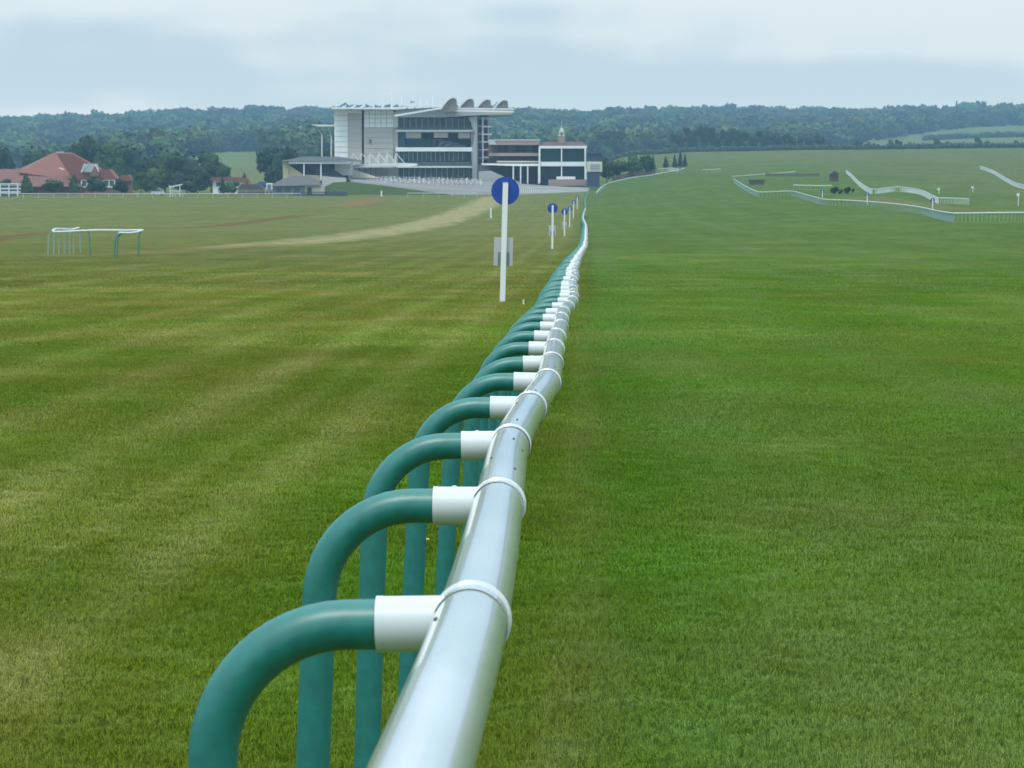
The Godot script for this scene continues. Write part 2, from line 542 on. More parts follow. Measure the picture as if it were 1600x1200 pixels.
func build_ground():
	var ds := PackedFloat64Array([-390, -200, -90, -40, -15, -5, 0, 2, 4])
	var d := 5.0
	while d < 3960.0:
		ds.append(d)
		d *= 1.0075
	ds.append(3990.0)
	var us := PackedFloat64Array([-1.4, -1.0, -0.7, -0.5, -0.38, -0.31, -0.27])
	for i in 301: us.append(-0.235 + 0.47 * i / 300.0)
	us.append_array(PackedFloat64Array([0.27, 0.31, 0.38, 0.5, 0.7, 1.0, 1.4]))
	var v := PackedVector3Array()
	var c := PackedColorArray()
	var uv := PackedVector2Array()
	var uv2 := PackedVector2Array()
	var nn := PackedVector3Array()
	for dd in ds:
		for u in us:
			var x: float = u * (maxf(dd, 0.0) + 8.0 if dd > 5.0 else 13.0 + absf(minf(dd, 0.0)))
			v.append(ground(x, dd))
			c.append(turf(x, dd))
			uv.append(Vector2(x, dd) / 2.3)
			uv2.append(Vector2(x * 0.92 + dd * 0.38, dd * 0.92 - x * 0.38) / 17.0)
			var s := maxf(0.5, absf(dd) * 0.01)
			nn.append(Vector3(height(x - s, dd) - height(x + s, dd), 2.0 * s, height(x, dd + s) - height(x, dd - s)).normalized())
	var ix := PackedInt32Array()
	var w := us.size()
	for i in ds.size() - 1:
		for j in w - 1:
			var a := i * w + j
			ix.append_array(PackedInt32Array([a, a + w, a + w + 1, a, a + w + 1, a + 1]))
	var arr := []
	arr.resize(Mesh.ARRAY_MAX)
	arr[Mesh.ARRAY_VERTEX] = v
	arr[Mesh.ARRAY_NORMAL] = nn
	arr[Mesh.ARRAY_COLOR] = c
	arr[Mesh.ARRAY_TEX_UV] = uv
	arr[Mesh.ARRAY_TEX_UV2] = uv2
	arr[Mesh.ARRAY_INDEX] = ix
	var am := ArrayMesh.new()
	am.add_surface_from_arrays(Mesh.PRIMITIVE_TRIANGLES, arr)
	var m := StandardMaterial3D.new()
	m.vertex_color_use_as_albedo = true
	m.roughness = 0.95
	m.metallic_specular = 0.15
	m.albedo_texture = noise_tex(31, 0.035, Color(0.74, 0.76, 0.72), Color(1.0, 1.0, 1.0), 1024, 5)
	m.detail_enabled = true
	m.detail_blend_mode = BaseMaterial3D.BLEND_MODE_MUL
	m.detail_uv_layer = BaseMaterial3D.DETAIL_UV_2
	m.detail_albedo = noise_tex(32, 0.02, Color(0.80, 0.83, 0.78), Color(1.0, 1.0, 1.0), 512, 5)
	var g := put("ground", am, m)
	tag(g, "olive and green mown turf of the racecourse rising to far fields", "ground", "", "structure")

# ------------------------------------------------------------------ foliage
func crown_mesh(kind: String, seed_: int, faces: int, size: float, core := true) -> ArrayMesh:
	# a crown one unit tall and one unit wide, standing on y = 0: leaf sprays spread through uneven lumps
	var r := RandomNumberGenerator.new()
	r.seed = seed_
	var mb := MB.new()
	var lumps := []
	if kind == "cone":
		for k in 9:
			var t := k / 8.0
			lumps.append([Vector3(r.randf_range(-0.04, 0.04), 0.12 + 0.80 * t, r.randf_range(-0.04, 0.04)), 0.44 * (1.0 - t) + 0.06, 0.10])
	elif kind == "pine":
		for k in 8: lumps.append([Vector3(r.randf_range(-0.26, 0.26), r.randf_range(0.35, 0.88), r.randf_range(-0.26, 0.26)), r.randf_range(0.16, 0.26), r.randf_range(0.09, 0.14)])
	else:
		lumps.append([Vector3(0, 0.5, 0), 0.36, 0.40])
		for k in 11:
			var a := k * 2.4 + r.randf_range(-0.5, 0.5)
			var y := r.randf_range(0.16, 0.84)
			var q := 0.30 * sqrt(maxf(0.05, 1.0 - pow((y - 0.42) / 0.55, 2.0)))
			var s := r.randf_range(0.13, 0.22)
			lumps.append([Vector3(cos(a) * q, y, sin(a) * q), s, s * 0.95])
	if core:
		for l in lumps:
			mb.col = Color(0.85, 0.85, 0.85)
			var seg := 7
			var prof := []
			for i in 5:
				var a := -PI / 2 + PI * i / 4.0
				prof.append([cos(a) * l[1] * 0.8, sin(a) * l[2] * 0.8])
			mb.lathe(prof, l[0], seg)
	for i in faces:
		var l: Array = lumps[r.randi() % lumps.size()]
		var n := Vector3(r.randfn(), r.randfn(), r.randfn()).normalized()
		var depth := pow(r.randf(), 0.45)
		var p: Vector3 = l[0] + Vector3(n.x * l[1], n.y * l[2], n.z * l[1]) * (0.72 + 0.38 * depth)
		if p.y < 0.0: continue
		n = (n + Vector3(r.randfn(), r.randfn(), r.randfn()) * 0.55).normalized()
		var x := n.cross(Vector3(r.randfn(), r.randfn(), r.randfn())).normalized()
		var y := n.cross(x)
		var s := size * r.randf_range(0.6, 1.4)
		var t := r.randf_range(0.7, 1.35)
		mb.col = Color(t * r.randf_range(0.9, 1.15), t, t * r.randf_range(0.8, 1.1))
		mb.tri(p - x * s, p + y * s * 0.9, p + x * s * r.randf_range(0.4, 1.1))
		mb.tri(p - x * s * 0.7, p + x * s * 0.8, p - y * s * r.randf_range(0.5, 1.0))
	return mb.mesh(true)

var crowns := {}
func make_crowns():
	for k in 4: crowns["round%d" % k] = crown_mesh("round", 100 + k, 900, 0.052)
	for k in 2: crowns["cone%d" % k] = crown_mesh("cone", 120 + k, 700, 0.05)
	for k in 2: crowns["pine%d" % k] = crown_mesh("pine", 130 + k, 800, 0.055)

func build_woods():
	make_crowns()
	# the wooded hills: far-off crowns nobody could count
	var kinds := []
	for k in 3: kinds.append(crown_mesh("round", 200 + k, 260, 0.085))
	var lists := [[], [], []]
	var r := RandomNumberGenerator.new()
	r.seed = 77
	var nb := FastNoiseLite.new()
	nb.seed = 3
	nb.frequency = 0.004
	var d := 1500.0
	while d < 4000.0:
		var x := -0.26 * d
		var step := 12.0 + (d - 1500.0) * 0.004
		while x < 0.26 * d:
			var xx := x + r.randf_range(-0.5, 0.5) * step
			var dd := d + r.randf_range(-0.5, 0.5) * step
			x += step
			var px := 800.0 + F * xx / dd
			var a := nb.get_noise_2d(xx, dd)
			if not wood_here(px, dd, a): continue
			var cl := nb.get_noise_2d(xx * 5.0 + 300.0, dd * 2.2 + 77.0)
			var s := r.randf_range(9.0, 18.5) * (1.0 + 0.3 * a + 0.7 * cl)
			var w := s * r.randf_range(0.95, 1.35)
			var b := Basis(Vector3.UP, r.randf() * TAU).scaled(Vector3(w, s, w))
			var tone := r.randf_range(0.4, 1.6) * (1.0 + 0.7 * a + 1.0 * cl)
			var warm := 1.0 + 0.4 * cl + 0.5 * nb.get_noise_2d(xx * 4.0 + 900.0, dd * 4.0) + r.randf_range(-0.15, 0.25)
			lists[r.randi() % 3].append([Transform3D(b, ground(xx, dd) - Vector3(0, s * 0.06, 0)), Color(0.050 * tone * warm, 0.084 * tone, 0.028 * tone)])
		d += step * 0.95
	var m := StandardMaterial3D.new()
	m.vertex_color_use_as_albedo = true
	m.roughness = 0.9
	m.metallic_specular = 0.2
	var wood := thing("woodland", "blue-green broadleaf woodland covering the far ridge behind the stands", "woodland")
	wood.set_meta("kind", "stuff")
	for k in 3:
		var mm := MultiMesh.new()
		mm.transform_format = MultiMesh.TRANSFORM_3D
		mm.use_colors = true
		mm.mesh = kinds[k]
		mm.instance_count = lists[k].size()
		for i in lists[k].size():
			mm.set_instance_transform(i, lists[k][i][0])
			mm.set_instance_color(i, lists[k][i][1])
		var o := MultiMeshInstance3D.new()
		o.multimesh = mm
		o.material_override = m
		o.name = "crowns"
		tag(o, "", "", "", "stuff")
		wood.add_child(o, true)

func wood_here(px: float, d: float, a: float) -> bool:
	if px < 960.0:
		# pale pasture gap behind the bungalow and one behind the red roofs
		if px > 325.0 and px < 420.0 and d < 2050.0 + 60.0 * a: return false
		if px > 10.0 and px < 45.0 and d < 1900.0: return false
		if d < 1900.0 and a < -0.05: return false
		if px > 880.0 and d < 2000.0: return d > 1700.0
		if d > 2100.0 and d < 2600.0 and a < -0.42: return false
		return true
	if px < 1260.0:
		return d > 1750.0 + 80.0 * a
	# right: open downland with hedges below the ridge wood
	var edge := lerpf(2150.0, 2950.0, smoothstep(1260.0, 1560.0, px))
	return d > edge + 90.0 * a

func tree(called: String, label: String, kind: String, leaf: String, pos: Vector3, h: float, w: float, trunk := 0.12, group := "", turn := 0.0) -> Node3D:
	var o := thing(called, label, "tree" if called.contains("tree") else "bush", pos, group)
	var c := put("crown", crowns[kind], M[leaf], o)
	c.position.y = h * trunk
	c.scale = Vector3(w, h * (1.0 - trunk), w)
	c.rotation.y = turn
	if trunk > 0.03:
		var mb := MB.new()
		mb.tube(PackedVector3Array([Vector3(0, -0.2, 0), Vector3(0.05, h * 0.2, 0), Vector3(0, h * 0.5, 0.05)]), h * 0.022, 7, true, h * 0.012)
		put("trunk", mb.mesh(), M.bark, o)
	return o

# ------------------------------------------------------------------ pieces of far buildings
func blk(parent: Node3D, called: String, m: String, x0: float, y0: float, x1: float, y1: float, d: float, deep: float) -> MeshInstance3D:
	# an upright block whose front stands at distance d
	var a := at(x0, y1, d)
	var b := at(x1, y0, d)
	var mb := MB.new()
	mb.box((a + b) * 0.5 - Vector3(0, 0, deep * 0.5), Vector3(absf(b.x - a.x), absf(b.y - a.y), deep))
	return put(called, mb.mesh(), M[m], parent)

func ply(parent: Node3D, called: String, m: String, pts: Array, d: float, deep: float) -> MeshInstance3D:
	var l := PackedVector3Array()
	for q in pts: l.append(at(q[0], q[1], d))
	var mb := MB.new()
	mb.prism(l, Vector3(0, 0, -deep))
	return put(called, mb.mesh(), M[m], parent)

func strut(parent: Node3D, called: String, m: String, a: Array, b: Array, d: float, w: float, d2 := -1.0) -> MeshInstance3D:
	var mb := MB.new()
	mb.bar(at(a[0], a[1], d), at(b[0], b[1], d if d2 < 0.0 else d2), w)
	return put(called, mb.mesh(), M[m], parent)

func hip_roof(parent: Node3D, called: String, m: String, eave: Array, ridge: Array, thick := 0.25):
	# eave: four corners, ridge: two points
	var mb := MB.new()
	var e: Array = eave
	var mid: Vector3 = (e[0] + e[1] + e[2] + e[3]) / 4.0 - Vector3(0, 3, 0)
	mb.quad(e[0], e[1], ridge[1], ridge[0], (e[0] + e[1]) * 0.5 - mid)
	mb.quad(e[2], e[3], ridge[0], ridge[1], (e[2] + e[3]) * 0.5 - mid)
	for t in [[e[1], e[2], ridge[1]], [e[3], e[0], ridge[0]]]:
		if (t[2] - t[0]).cross(t[1] - t[0]).dot((t[0] + t[1]) * 0.5 - mid) > 0.0: mb.tri(t[0], t[1], t[2])
		else: mb.tri(t[0], t[2], t[1])
	mb.quad(e[0], e[1], e[2], e[3], Vector3.DOWN)
	return put(called, mb.mesh(), M[m], parent)

func build_grandstand():
	var D := 850.0
	var g := thing("grandstand", "tall white and beige grandstand with glass balconies and arched roof shells", "grandstand")
	# the two service towers at the left
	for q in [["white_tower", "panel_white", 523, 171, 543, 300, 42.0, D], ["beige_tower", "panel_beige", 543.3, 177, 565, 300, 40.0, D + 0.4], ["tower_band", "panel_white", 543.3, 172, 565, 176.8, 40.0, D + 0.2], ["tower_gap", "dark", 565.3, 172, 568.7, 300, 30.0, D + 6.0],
			["beige_tower", "panel_beige", 569, 199.3, 614, 300, 44.0, D], ["white_tower", "panel_white", 569, 172, 614, 199, 44.0, D - 0.3], ["corner_strip", "panel_white", 614.3, 174, 621.5, 199, 40.0, D + 1.0], ["corner_strip", "panel_beige", 614.3, 199.3, 621.5, 300, 40.0, D + 1.2]]:
		blk(g, q[0], q[1], q[2], q[3], q[4], q[5], q[7], q[6])
	for k in 9: blk(g, "panel_joint", "concrete", 523.2, 180 + k * 8.2, 542.8, 180.5 + k * 8.2, D - 0.12, 0.2)
	for k in 3: blk(g, "panel_joint", "concrete", 569.2, 178 + k * 7, 613.8, 178.5 + k * 7, D - 0.42, 0.2)
	for k in 5: blk(g, "panel_joint", "concrete", 569.2, 206 + k * 8.5, 613.8, 206.5 + k * 8.5, D - 0.12, 0.2)
	for k in 4: blk(g, "panel_joint", "concrete", 577 + k * 9, 172.3, 577.5 + k * 9, 199, D - 0.44, 0.2)
	for k in 5: blk(g, "panel_joint", "concrete", 543.6, 186 + k * 11, 564.7, 186.4 + k * 11, D + 0.3, 0.2)
	blk(g, "window", "glass", 577, 218, 580, 223.5, D - 0.5, 0.6)
	# main volume behind the glazing
	blk(g, "core_wall", "concrete", 622, 180, 735, 300, D + 9.0, 34.0)
	# roof slab with struts and masts
	ply(g, "roof_slab", "steel_white", [[517, 167.5], [600, 168], [690, 164.5], [690, 167.5], [620, 171], [517, 170.2]], D - 6.0, 40.0)
	ply(g, "roof_soffit", "concrete", [[620, 172], [690, 168], [800, 173], [800, 177.5], [745, 180], [690, 183], [622, 183]], D - 4.0, 36.0)
	strut(g, "roof_beam", "steel_white", [616, 181], [692, 168.5], D - 7.0, 0.55)
	strut(g, "roof_beam", "steel_white", [690, 172.5], [803, 174.5], D - 7.0, 0.5)
	strut(g, "roof_beam", "steel_white", [690, 169], [803, 170.5], D - 6.5, 0.35)
	for k in 5: strut(g, "roof_truss", "dark_board", [628 + k * 12, 178.5 - k * 2], [637 + k * 12, 168], D - 6.6, 0.28)
	for q in [[535, 541, 0], [549, 556, 0], [563, 571, 0]]: strut(g, "roof_strut", "steel_white", [q[0], 168], [q[1], 164.5], D - 5.0, 0.4)
	for q in [[583.5, 157], [597.5, 158], [612, 158]]: strut(g, "roof_mast", "steel_white", [q[0], 168], [q[0], q[1]], D - 5.0, 0.62)
	for q in [[612, 144], [627, 152], [645, 147], [657, 151], [667, 155], [676, 150]]: strut(g, "flag_pole", "steel_white", [q[0], 166], [q[0], q[1]], D + 10.0, 0.13)
	blk(g, "roof_vent", "dark_board", 641, 158, 647, 161, D + 10.0, 1.2)
	# four shells along the roof edge
	for k in 4:
		var x0 := 688.0 + k * 26.8
		var y0 := 171.0 + k * 1.2
		var dd := D - 9.0 + k * 9.0
		var curve := []
		for i in 13:
			var t := i / 12.0
			curve.append([x0 + 20.5 * pow(t, 0.92), y0 - 19.0 * pow(sin(t * PI / 2), 0.85)])
		curve.append([x0 + 24.0, y0 - 18.0])
		curve.append([x0 + 25.3, y0 - 14.5])
		curve.append([x0 + 25.6, y0 - 8.0])
		curve.append([x0 + 25.0, y0 + 1.5])
		var sh := ply(g, "roof_shell", "shell", curve.map(func(q): return [q[0], q[1] + 0.3]) + [[x0 + 4, y0 + 2.0]], dd + 1.0, 8.0)
		for i in curve.size() - 1:
			if i > 12: break
			var a := at(curve[i][0], curve[i][1], dd)
			var b := at(curve[i + 1][0], curve[i + 1][1], dd)
			var mb := MB.new()
			mb.bar(a - Vector3(0, 0, 4.2), b - Vector3(0, 0, 4.2), 0.55, 9.8)
			put("shell_rim", mb.mesh(), M.steel_white, sh)
		for i in range(3, 15, 4):
			strut(sh, "shell_rib", "concrete", [x0 + 16, y0 + 1], curve[i], dd + 0.9, 0.2)
	# glazed storeys between white balcony edges
	var storey := func(y0: float, y1: float, x0: float, x1: float, n: int, gl: String, dd: float):
		var w := (x1 - x0) / n
		for k in n:
			blk(g, "window", gl, x0 + k * w + 0.5, y0, x0 + (k + 1) * w - 0.4, y1, dd, 0.3)
			blk(g, "mullion", "steel_white" if gl == "glass" else "lead", x0 + k * w - 0.4, y0, x0 + k * w + 0.4, y1, dd - 0.4, 0.5)
	storey.call(184.0, 202.0, 622.0, 735.0, 12, "glass", D + 4.0)
	storey.call(238.0, 251.5, 624.0, 730.0, 15, "glass", D + 5.0)
	storey.call(263.0, 279.0, 622.0, 742.0, 14, "glass", D + 5.0)
	blk(g, "balcony_edge", "steel_white", 618, 203, 741, 205.6, D - 1.0, 12.0)
	blk(g, "balcony_glass", "glass", 620, 199.0, 739, 202.8, D - 0.8, 0.15)
	blk(g, "balcony_edge", "panel_white", 618, 230.2, 738, 236.5, D - 2.0, 12.0)
	blk(g, "balcony_edge", "steel_white", 620, 259.4, 746, 262.0, D - 1.0, 12.0)
	blk(g, "balcony_glass", "glass", 624, 252.5, 744, 259.2, D - 0.8, 0.15)
	blk(g, "floor_slab", "concrete", 622, 206, 736, 207.2, D + 2.0, 10.0)
	# the open terrace of the middle storey
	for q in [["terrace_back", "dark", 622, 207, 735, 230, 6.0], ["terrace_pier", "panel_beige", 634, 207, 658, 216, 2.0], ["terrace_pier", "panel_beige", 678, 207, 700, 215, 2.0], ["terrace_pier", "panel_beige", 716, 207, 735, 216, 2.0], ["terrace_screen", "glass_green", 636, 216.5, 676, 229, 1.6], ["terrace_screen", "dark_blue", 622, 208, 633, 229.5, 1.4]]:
		blk(g, q[0], q[1], q[2], q[3], q[4], q[5], D + q[6], 1.0)
	for k in 7: ply(g, "seat_row", "seat_dark" if k % 2 else "dark_board", [[676 + k * 6, 217.5 + k * 1.6], [692 + k * 6, 217.5 + k * 1.6], [724, 229.6 - k * 0.2], [676 + k * 4, 229.6]], D + 5.0 - k * 0.6, 0.5)
	# concrete fin and the stair tower at the track end
	ply(g, "end_fin", "concrete", [[732, 183], [745.5, 181], [746, 300], [738, 300], [738, 232], [742, 206]], D - 2.5, 20.0)
	blk(g, "stair_tower", "concrete", 746.5, 183, 763, 300, D + 1.0, 26.0)
	for k in 6:
		blk(g, "stair_window", "dark_blue", 747.4, 186 + k * 12.4, 753.2, 195.5 + k * 12.4, D + 0.8, 0.4)
		blk(g, "stair_window", "dark", 755.6, 187 + k * 12.4, 762, 196 + k * 12.4, D + 0.8, 0.4)
		blk(g, "stair_shelf", "steel_white", 755, 197 + k * 12.0, 768, 198.4 + k * 12.0, D - 0.6, 8.0)
	blk(g, "stair_post", "steel_white", 753.6, 183, 755.2, 258, D - 0.2, 0.8)
	# little canopy on posts behind the left tower
	ply(g, "side_canopy", "steel_white", [[485, 194.4], [523, 195], [523, 196.8], [498, 197.6]], D + 4.0, 14.0)
	strut(g, "canopy_post", "steel_white", [503, 250], [503, 210], D + 6.0, 0.35)
	strut(g, "canopy_post", "steel_white", [517.5, 248], [517.5, 212], D + 6.0, 0.35)
	strut(g, "canopy_post", "lead", [503, 210], [494, 197], D + 6.0, 0.3)
	strut(g, "canopy_post", "lead", [517.5, 212], [512, 197], D + 6.0, 0.3)

	# white cable-stayed canopy in front
	var c := thing("entrance_canopy", "low white curved canopy hung from triangular masts before the grandstand", "canopy")
	ply(c, "roof", "steel_white", [[548, 260], [556, 257.2], [580, 255.4], [620, 254.4], [651, 255.6], [651, 258.4], [640, 260.6], [600, 259.8], [560, 262.6], [548, 262.4]], 815.0, 9.0)
	for k in 6:
		var x := 550.0 + k * 13.5
		strut(c, "mast", "steel_white", [x, 257], [x + 1.5, 239.5], 814.0, 0.30)
		strut(c, "stay", "steel_white", [x + 1.5, 239.5], [x + 15, 255.5], 813.8, 0.20)
		strut(c, "stay", "steel_white", [x + 1.5, 239.5], [x - 9 + k, 256.5], 813.6, 0.16)
	for k in 6: strut(c, "column", "dark_board", [562 + k * 8.5, 262], [562 + k * 8.5, 276], 819.0, 0.35)
	blk(c, "rear_wall", "panel_beige", 552, 262, 622, 279, 824.0, 1.0)
	ply(c, "ramp_wall", "cream", [[546, 264], [556, 266], [590, 277], [604, 281], [546, 279]], 812.0, 1.5)

	# concrete viewing terrace sloping down to the rails
	var t := thing("viewing_terrace", "long grey concrete terrace stepping down from the grandstand to the track", "terrace")
	var e0 := [[540, 277.5], [600, 279], [700, 281], [770, 284], [850, 290], [921, 294]]
	var e1 := [[556, 284], [600, 289], [668, 298], [720, 302], [800, 303], [921, 303]]
	for k in 8:
		var pts := []
		for i in e0.size(): pts.append([lerpf(e0[i][0], e1[i][0], k / 8.0), lerpf(e0[i][1], e1[i][1], k / 8.0)])
		for i in range(e0.size() - 1, -1, -1): pts.append([e1[i][0], 304.5])
		ply(t, "step", ["terrace_grey", "terrace_pale"][k % 2], pts, 812.0 - k * 3.6, 3.6 if k else 20.0)

func build_side_stands():
	# open pavilion stand in yellow brick
	var p := thing("pavilion_stand", "low yellow brick stand with grey hipped roof and raked seats", "grandstand")
	var D := 800.0
	blk(p, "brick_wall", "brick_yellow", 442, 250, 450.5, 290, D, 16.0)
	ply(p, "brick_flank", "brick_yellow", [[450.6, 257], [474, 273], [500, 274], [500, 290], [450.6, 290]], D + 0.4, 1.0)
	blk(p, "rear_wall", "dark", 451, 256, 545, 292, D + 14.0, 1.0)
	ply(p, "seating", "seat_dark", [[455, 258], [508, 257.5], [541, 277.5], [541, 281], [500, 281], [478, 272]], D + 6.0, 5.0)
	for k in 6: strut(p, "seat_row", "dark_board", [480 + k * 3, 259 + k * 3.0], [506 + k * 6, 259.5 + k * 3.2], D + 5.8, 0.25)
	blk(p, "fascia", "steel_white", 451, 251.6, 545, 256, D - 1.0, 0.8)
	blk(p, "side_wall", "panel_white", 523, 256, 548, 274, D + 8.0, 5.0)
	hip_roof(p, "roof", "slate", [at(441, 251.4, D - 1.5), at(567, 252.4, D - 1.5), at(567, 250.6, D + 18.0), at(446, 250.4, D + 18.0)], [at(472, 244.6, D + 8.0), at(528, 244.6, D + 8.0)])
	for x in [475.0, 501.5]: strut(p, "column", "steel_white", [x, 282], [x, 255], D - 0.6, 0.4)
	ply(p, "white_wall", "concrete_light", [[503, 275], [541, 278], [541, 284], [520, 286], [503, 294]], D - 6.0, 1.0)

	var h := thing("weighing_house", "small dark grey building with hipped slate roof below the yellow stand", "building")
	hip_roof(h, "roof", "slate_brown", [at(424, 291, 770), at(503, 289, 770), at(500, 284, 790), at(432, 284, 790)], [at(456, 274.4, 780), at(484, 274.6, 780)])
	blk(h, "wall", "dark_board", 426, 290, 476, 304, 771, 17.0)
	blk(h, "wall", "cream", 476.3, 289.5, 502, 304, 771.3, 16.0)
	blk(h, "door", "dark", 480, 293, 487, 304, 771.1, 0.3)
	for k in 3: blk(h, "window", "glass", 431 + k * 14, 294, 440 + k * 14, 300, 770.8, 0.3)

	var bank := thing("grass_bank", "steep green grass bank below the terrace wall", "bank")
	ply(bank, "slope", "bank_grass", [[503, 303], [508, 294], [520, 285], [545, 284], [600, 290], [668, 299.5], [700, 303], [700, 306], [503, 307]], 786.0, 18.0)

	# brick stand
	var b := thing("brick_stand", "red brick members' stand with flat roof between grandstand and white stand", "grandstand")
	D = 842.0
	blk(b, "wall", "brick_red", 764, 226, 842, 300, D + 6.0, 20.0)
	blk(b, "parapet", "brick_pink", 766, 219, 843.5, 226.4, D, 22.0)
	blk(b, "coping", "panel_white", 765.5, 218.2, 844, 219, D - 0.3, 22.6)
	for k in 8:
		blk(b, "window", "dark_blue" if k % 3 else "glass", 768 + k * 9.2, 227.4, 775.6 + k * 9.2, 238, D + 5.6, 0.5)
	blk(b, "brick_band", "brick_pink", 764, 239, 842, 243.6, D + 1.0, 6.0)
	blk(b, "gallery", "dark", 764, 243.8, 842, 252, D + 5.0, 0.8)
	blk(b, "gallery_rail", "cream", 776, 251.6, 842, 253.6, D + 1.0, 0.6)
	ply(b, "lower_roof", "panel_white", [[752, 255.4], [843, 255.8], [843, 259.4], [800, 259.2], [752, 257.2]], D - 5.0, 9.0)
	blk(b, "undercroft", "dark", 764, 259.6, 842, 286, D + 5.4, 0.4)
	for x in [802.0, 813.5, 824.5, 841.5]: strut(b, "column", "steel_white", [x, 287], [x, 258], D - 4.6, 0.42)
	ply(b, "ramp", "concrete", [[748, 268], [766, 266.5], [790, 277], [812, 284], [812, 296], [748, 296]], D - 7.0, 2.5)
	ply(b, "link_roof", "lead", [[763, 218], [771, 218], [776, 226], [764, 226]], D - 1.0, 4.0)

	# white framed stand with the cupola
	var w := thing("white_framed_stand", "white framed stand with dark glass front and small clock cupola", "grandstand")
	D = 836.0
	blk(w, "fascia", "steel_white", 842.8, 228, 917, 231.8, D, 16.0)
	hip_roof(w, "roof", "tile_brown", [at(842, 228, D + 1), at(917, 228, D + 1), at(915, 226.6, D + 16), at(844, 226.6, D + 16)], [at(850, 221.5, D + 9), at(910, 221.5, D + 9)])
	blk(w, "floor_edge", "steel_white", 845, 252.8, 917, 259.6, D, 14.0)
	for k in 4: blk(w, "window", "glass_green", 844.5 + k * 17.8, 232.4, 861.4 + k * 17.8, 252.4, D + 2.0, 0.4)
	blk(w, "rear_wall", "dark_blue", 843, 232, 916, 292, D + 6.0, 1.0)
	for k in 4: blk(w, "window", "glass_green", 844.5 + k * 17.6, 262, 861 + k * 17.6, 280, D + 4.0, 0.4)
	for x in [843.0, 877.5, 914.5]: strut(w, "column", "steel_white", [x, 286], [x, 230], D - 0.4, 0.55 if x != 877.5 else 0.35)
	strut(w, "raking_column", "steel_white", [914, 255], [917.5, 289], D - 0.8, 0.6)
	blk(w, "counter", "steel_white", 869.5, 275.8, 899, 280.2, D - 1.0, 1.5)
	blk(w, "brick_plinth", "brick_pink", 857, 280.4, 918, 290.5, D - 2.0, 4.0)
	# cupola
	var mid := at(877.5, 226, D + 8.0)
	var s := (D + 8.0) / F
	var mb := MB.new()
	mb.box(mid + Vector3(0, 6.0 * s, 0), Vector3(10.0 * s, 15.0 * s, 10.0 * s))
	var cu := put("cupola", mb.mesh(), M.brick_pink, w)
	mb = MB.new()
	for q in [[-1, -1], [-1, 1], [1, -1], [1, 1]]: mb.bar(mid + Vector3(q[0] * 3.2 * s, 13.5 * s, q[1] * 3.2 * s), mid + Vector3(q[0] * 3.2 * s, 19.0 * s, q[1] * 3.2 * s), 1.6 * s)
	mb.box(mid + Vector3(0, 13.9 * s, 0), Vector3(11.4 * s, 1.0 * s, 11.4 * s))
	mb.box(mid + Vector3(0, 19.4 * s, 0), Vector3(9.4 * s, 1.0 * s, 9.4 * s))
	put("lantern", mb.mesh(), M.cream, cu)
	mb = MB.new()
	mb.lathe([[4.2 * s, 19.9 * s], [3.9 * s, 22 * s], [2.4 * s, 24.6 * s], [0.7 * s, 26 * s], [0.5 * s, 27 * s], [0.12 * s, 42 * s]], mid, 10)
	put("dome", mb.mesh(), M.lead, cu)

	var v := thing("sign_board", "cream sign board with grey panel raised beside the white framed stand", "sign")
	blk(v, "board", "cream", 917.6, 252.6, 941, 268, 826.0, 0.8)
	blk(v, "panel", "grey_board", 921.5, 255.6, 938.5, 264.6, 825.8, 0.18)
	for k in 3: blk(v, "print_line", "dark_board", 923, 257.2 + k * 2.6, 937, 257.9 + k * 2.6, 825.7, 0.1)
	blk(v, "base", "dark_blue", 917.5, 268.2, 937, 292, 826.4, 6.0)
	var n := thing("blue_hut", "dark blue hut half hidden by trees behind the cream board", "hut")
	blk(n, "wall", "dark_blue", 917, 240.5, 940, 252.0, 834.0, 5.0)
	blk(n, "roof", "slate", 916, 239.0, 941, 240.3, 833.4, 6.2)

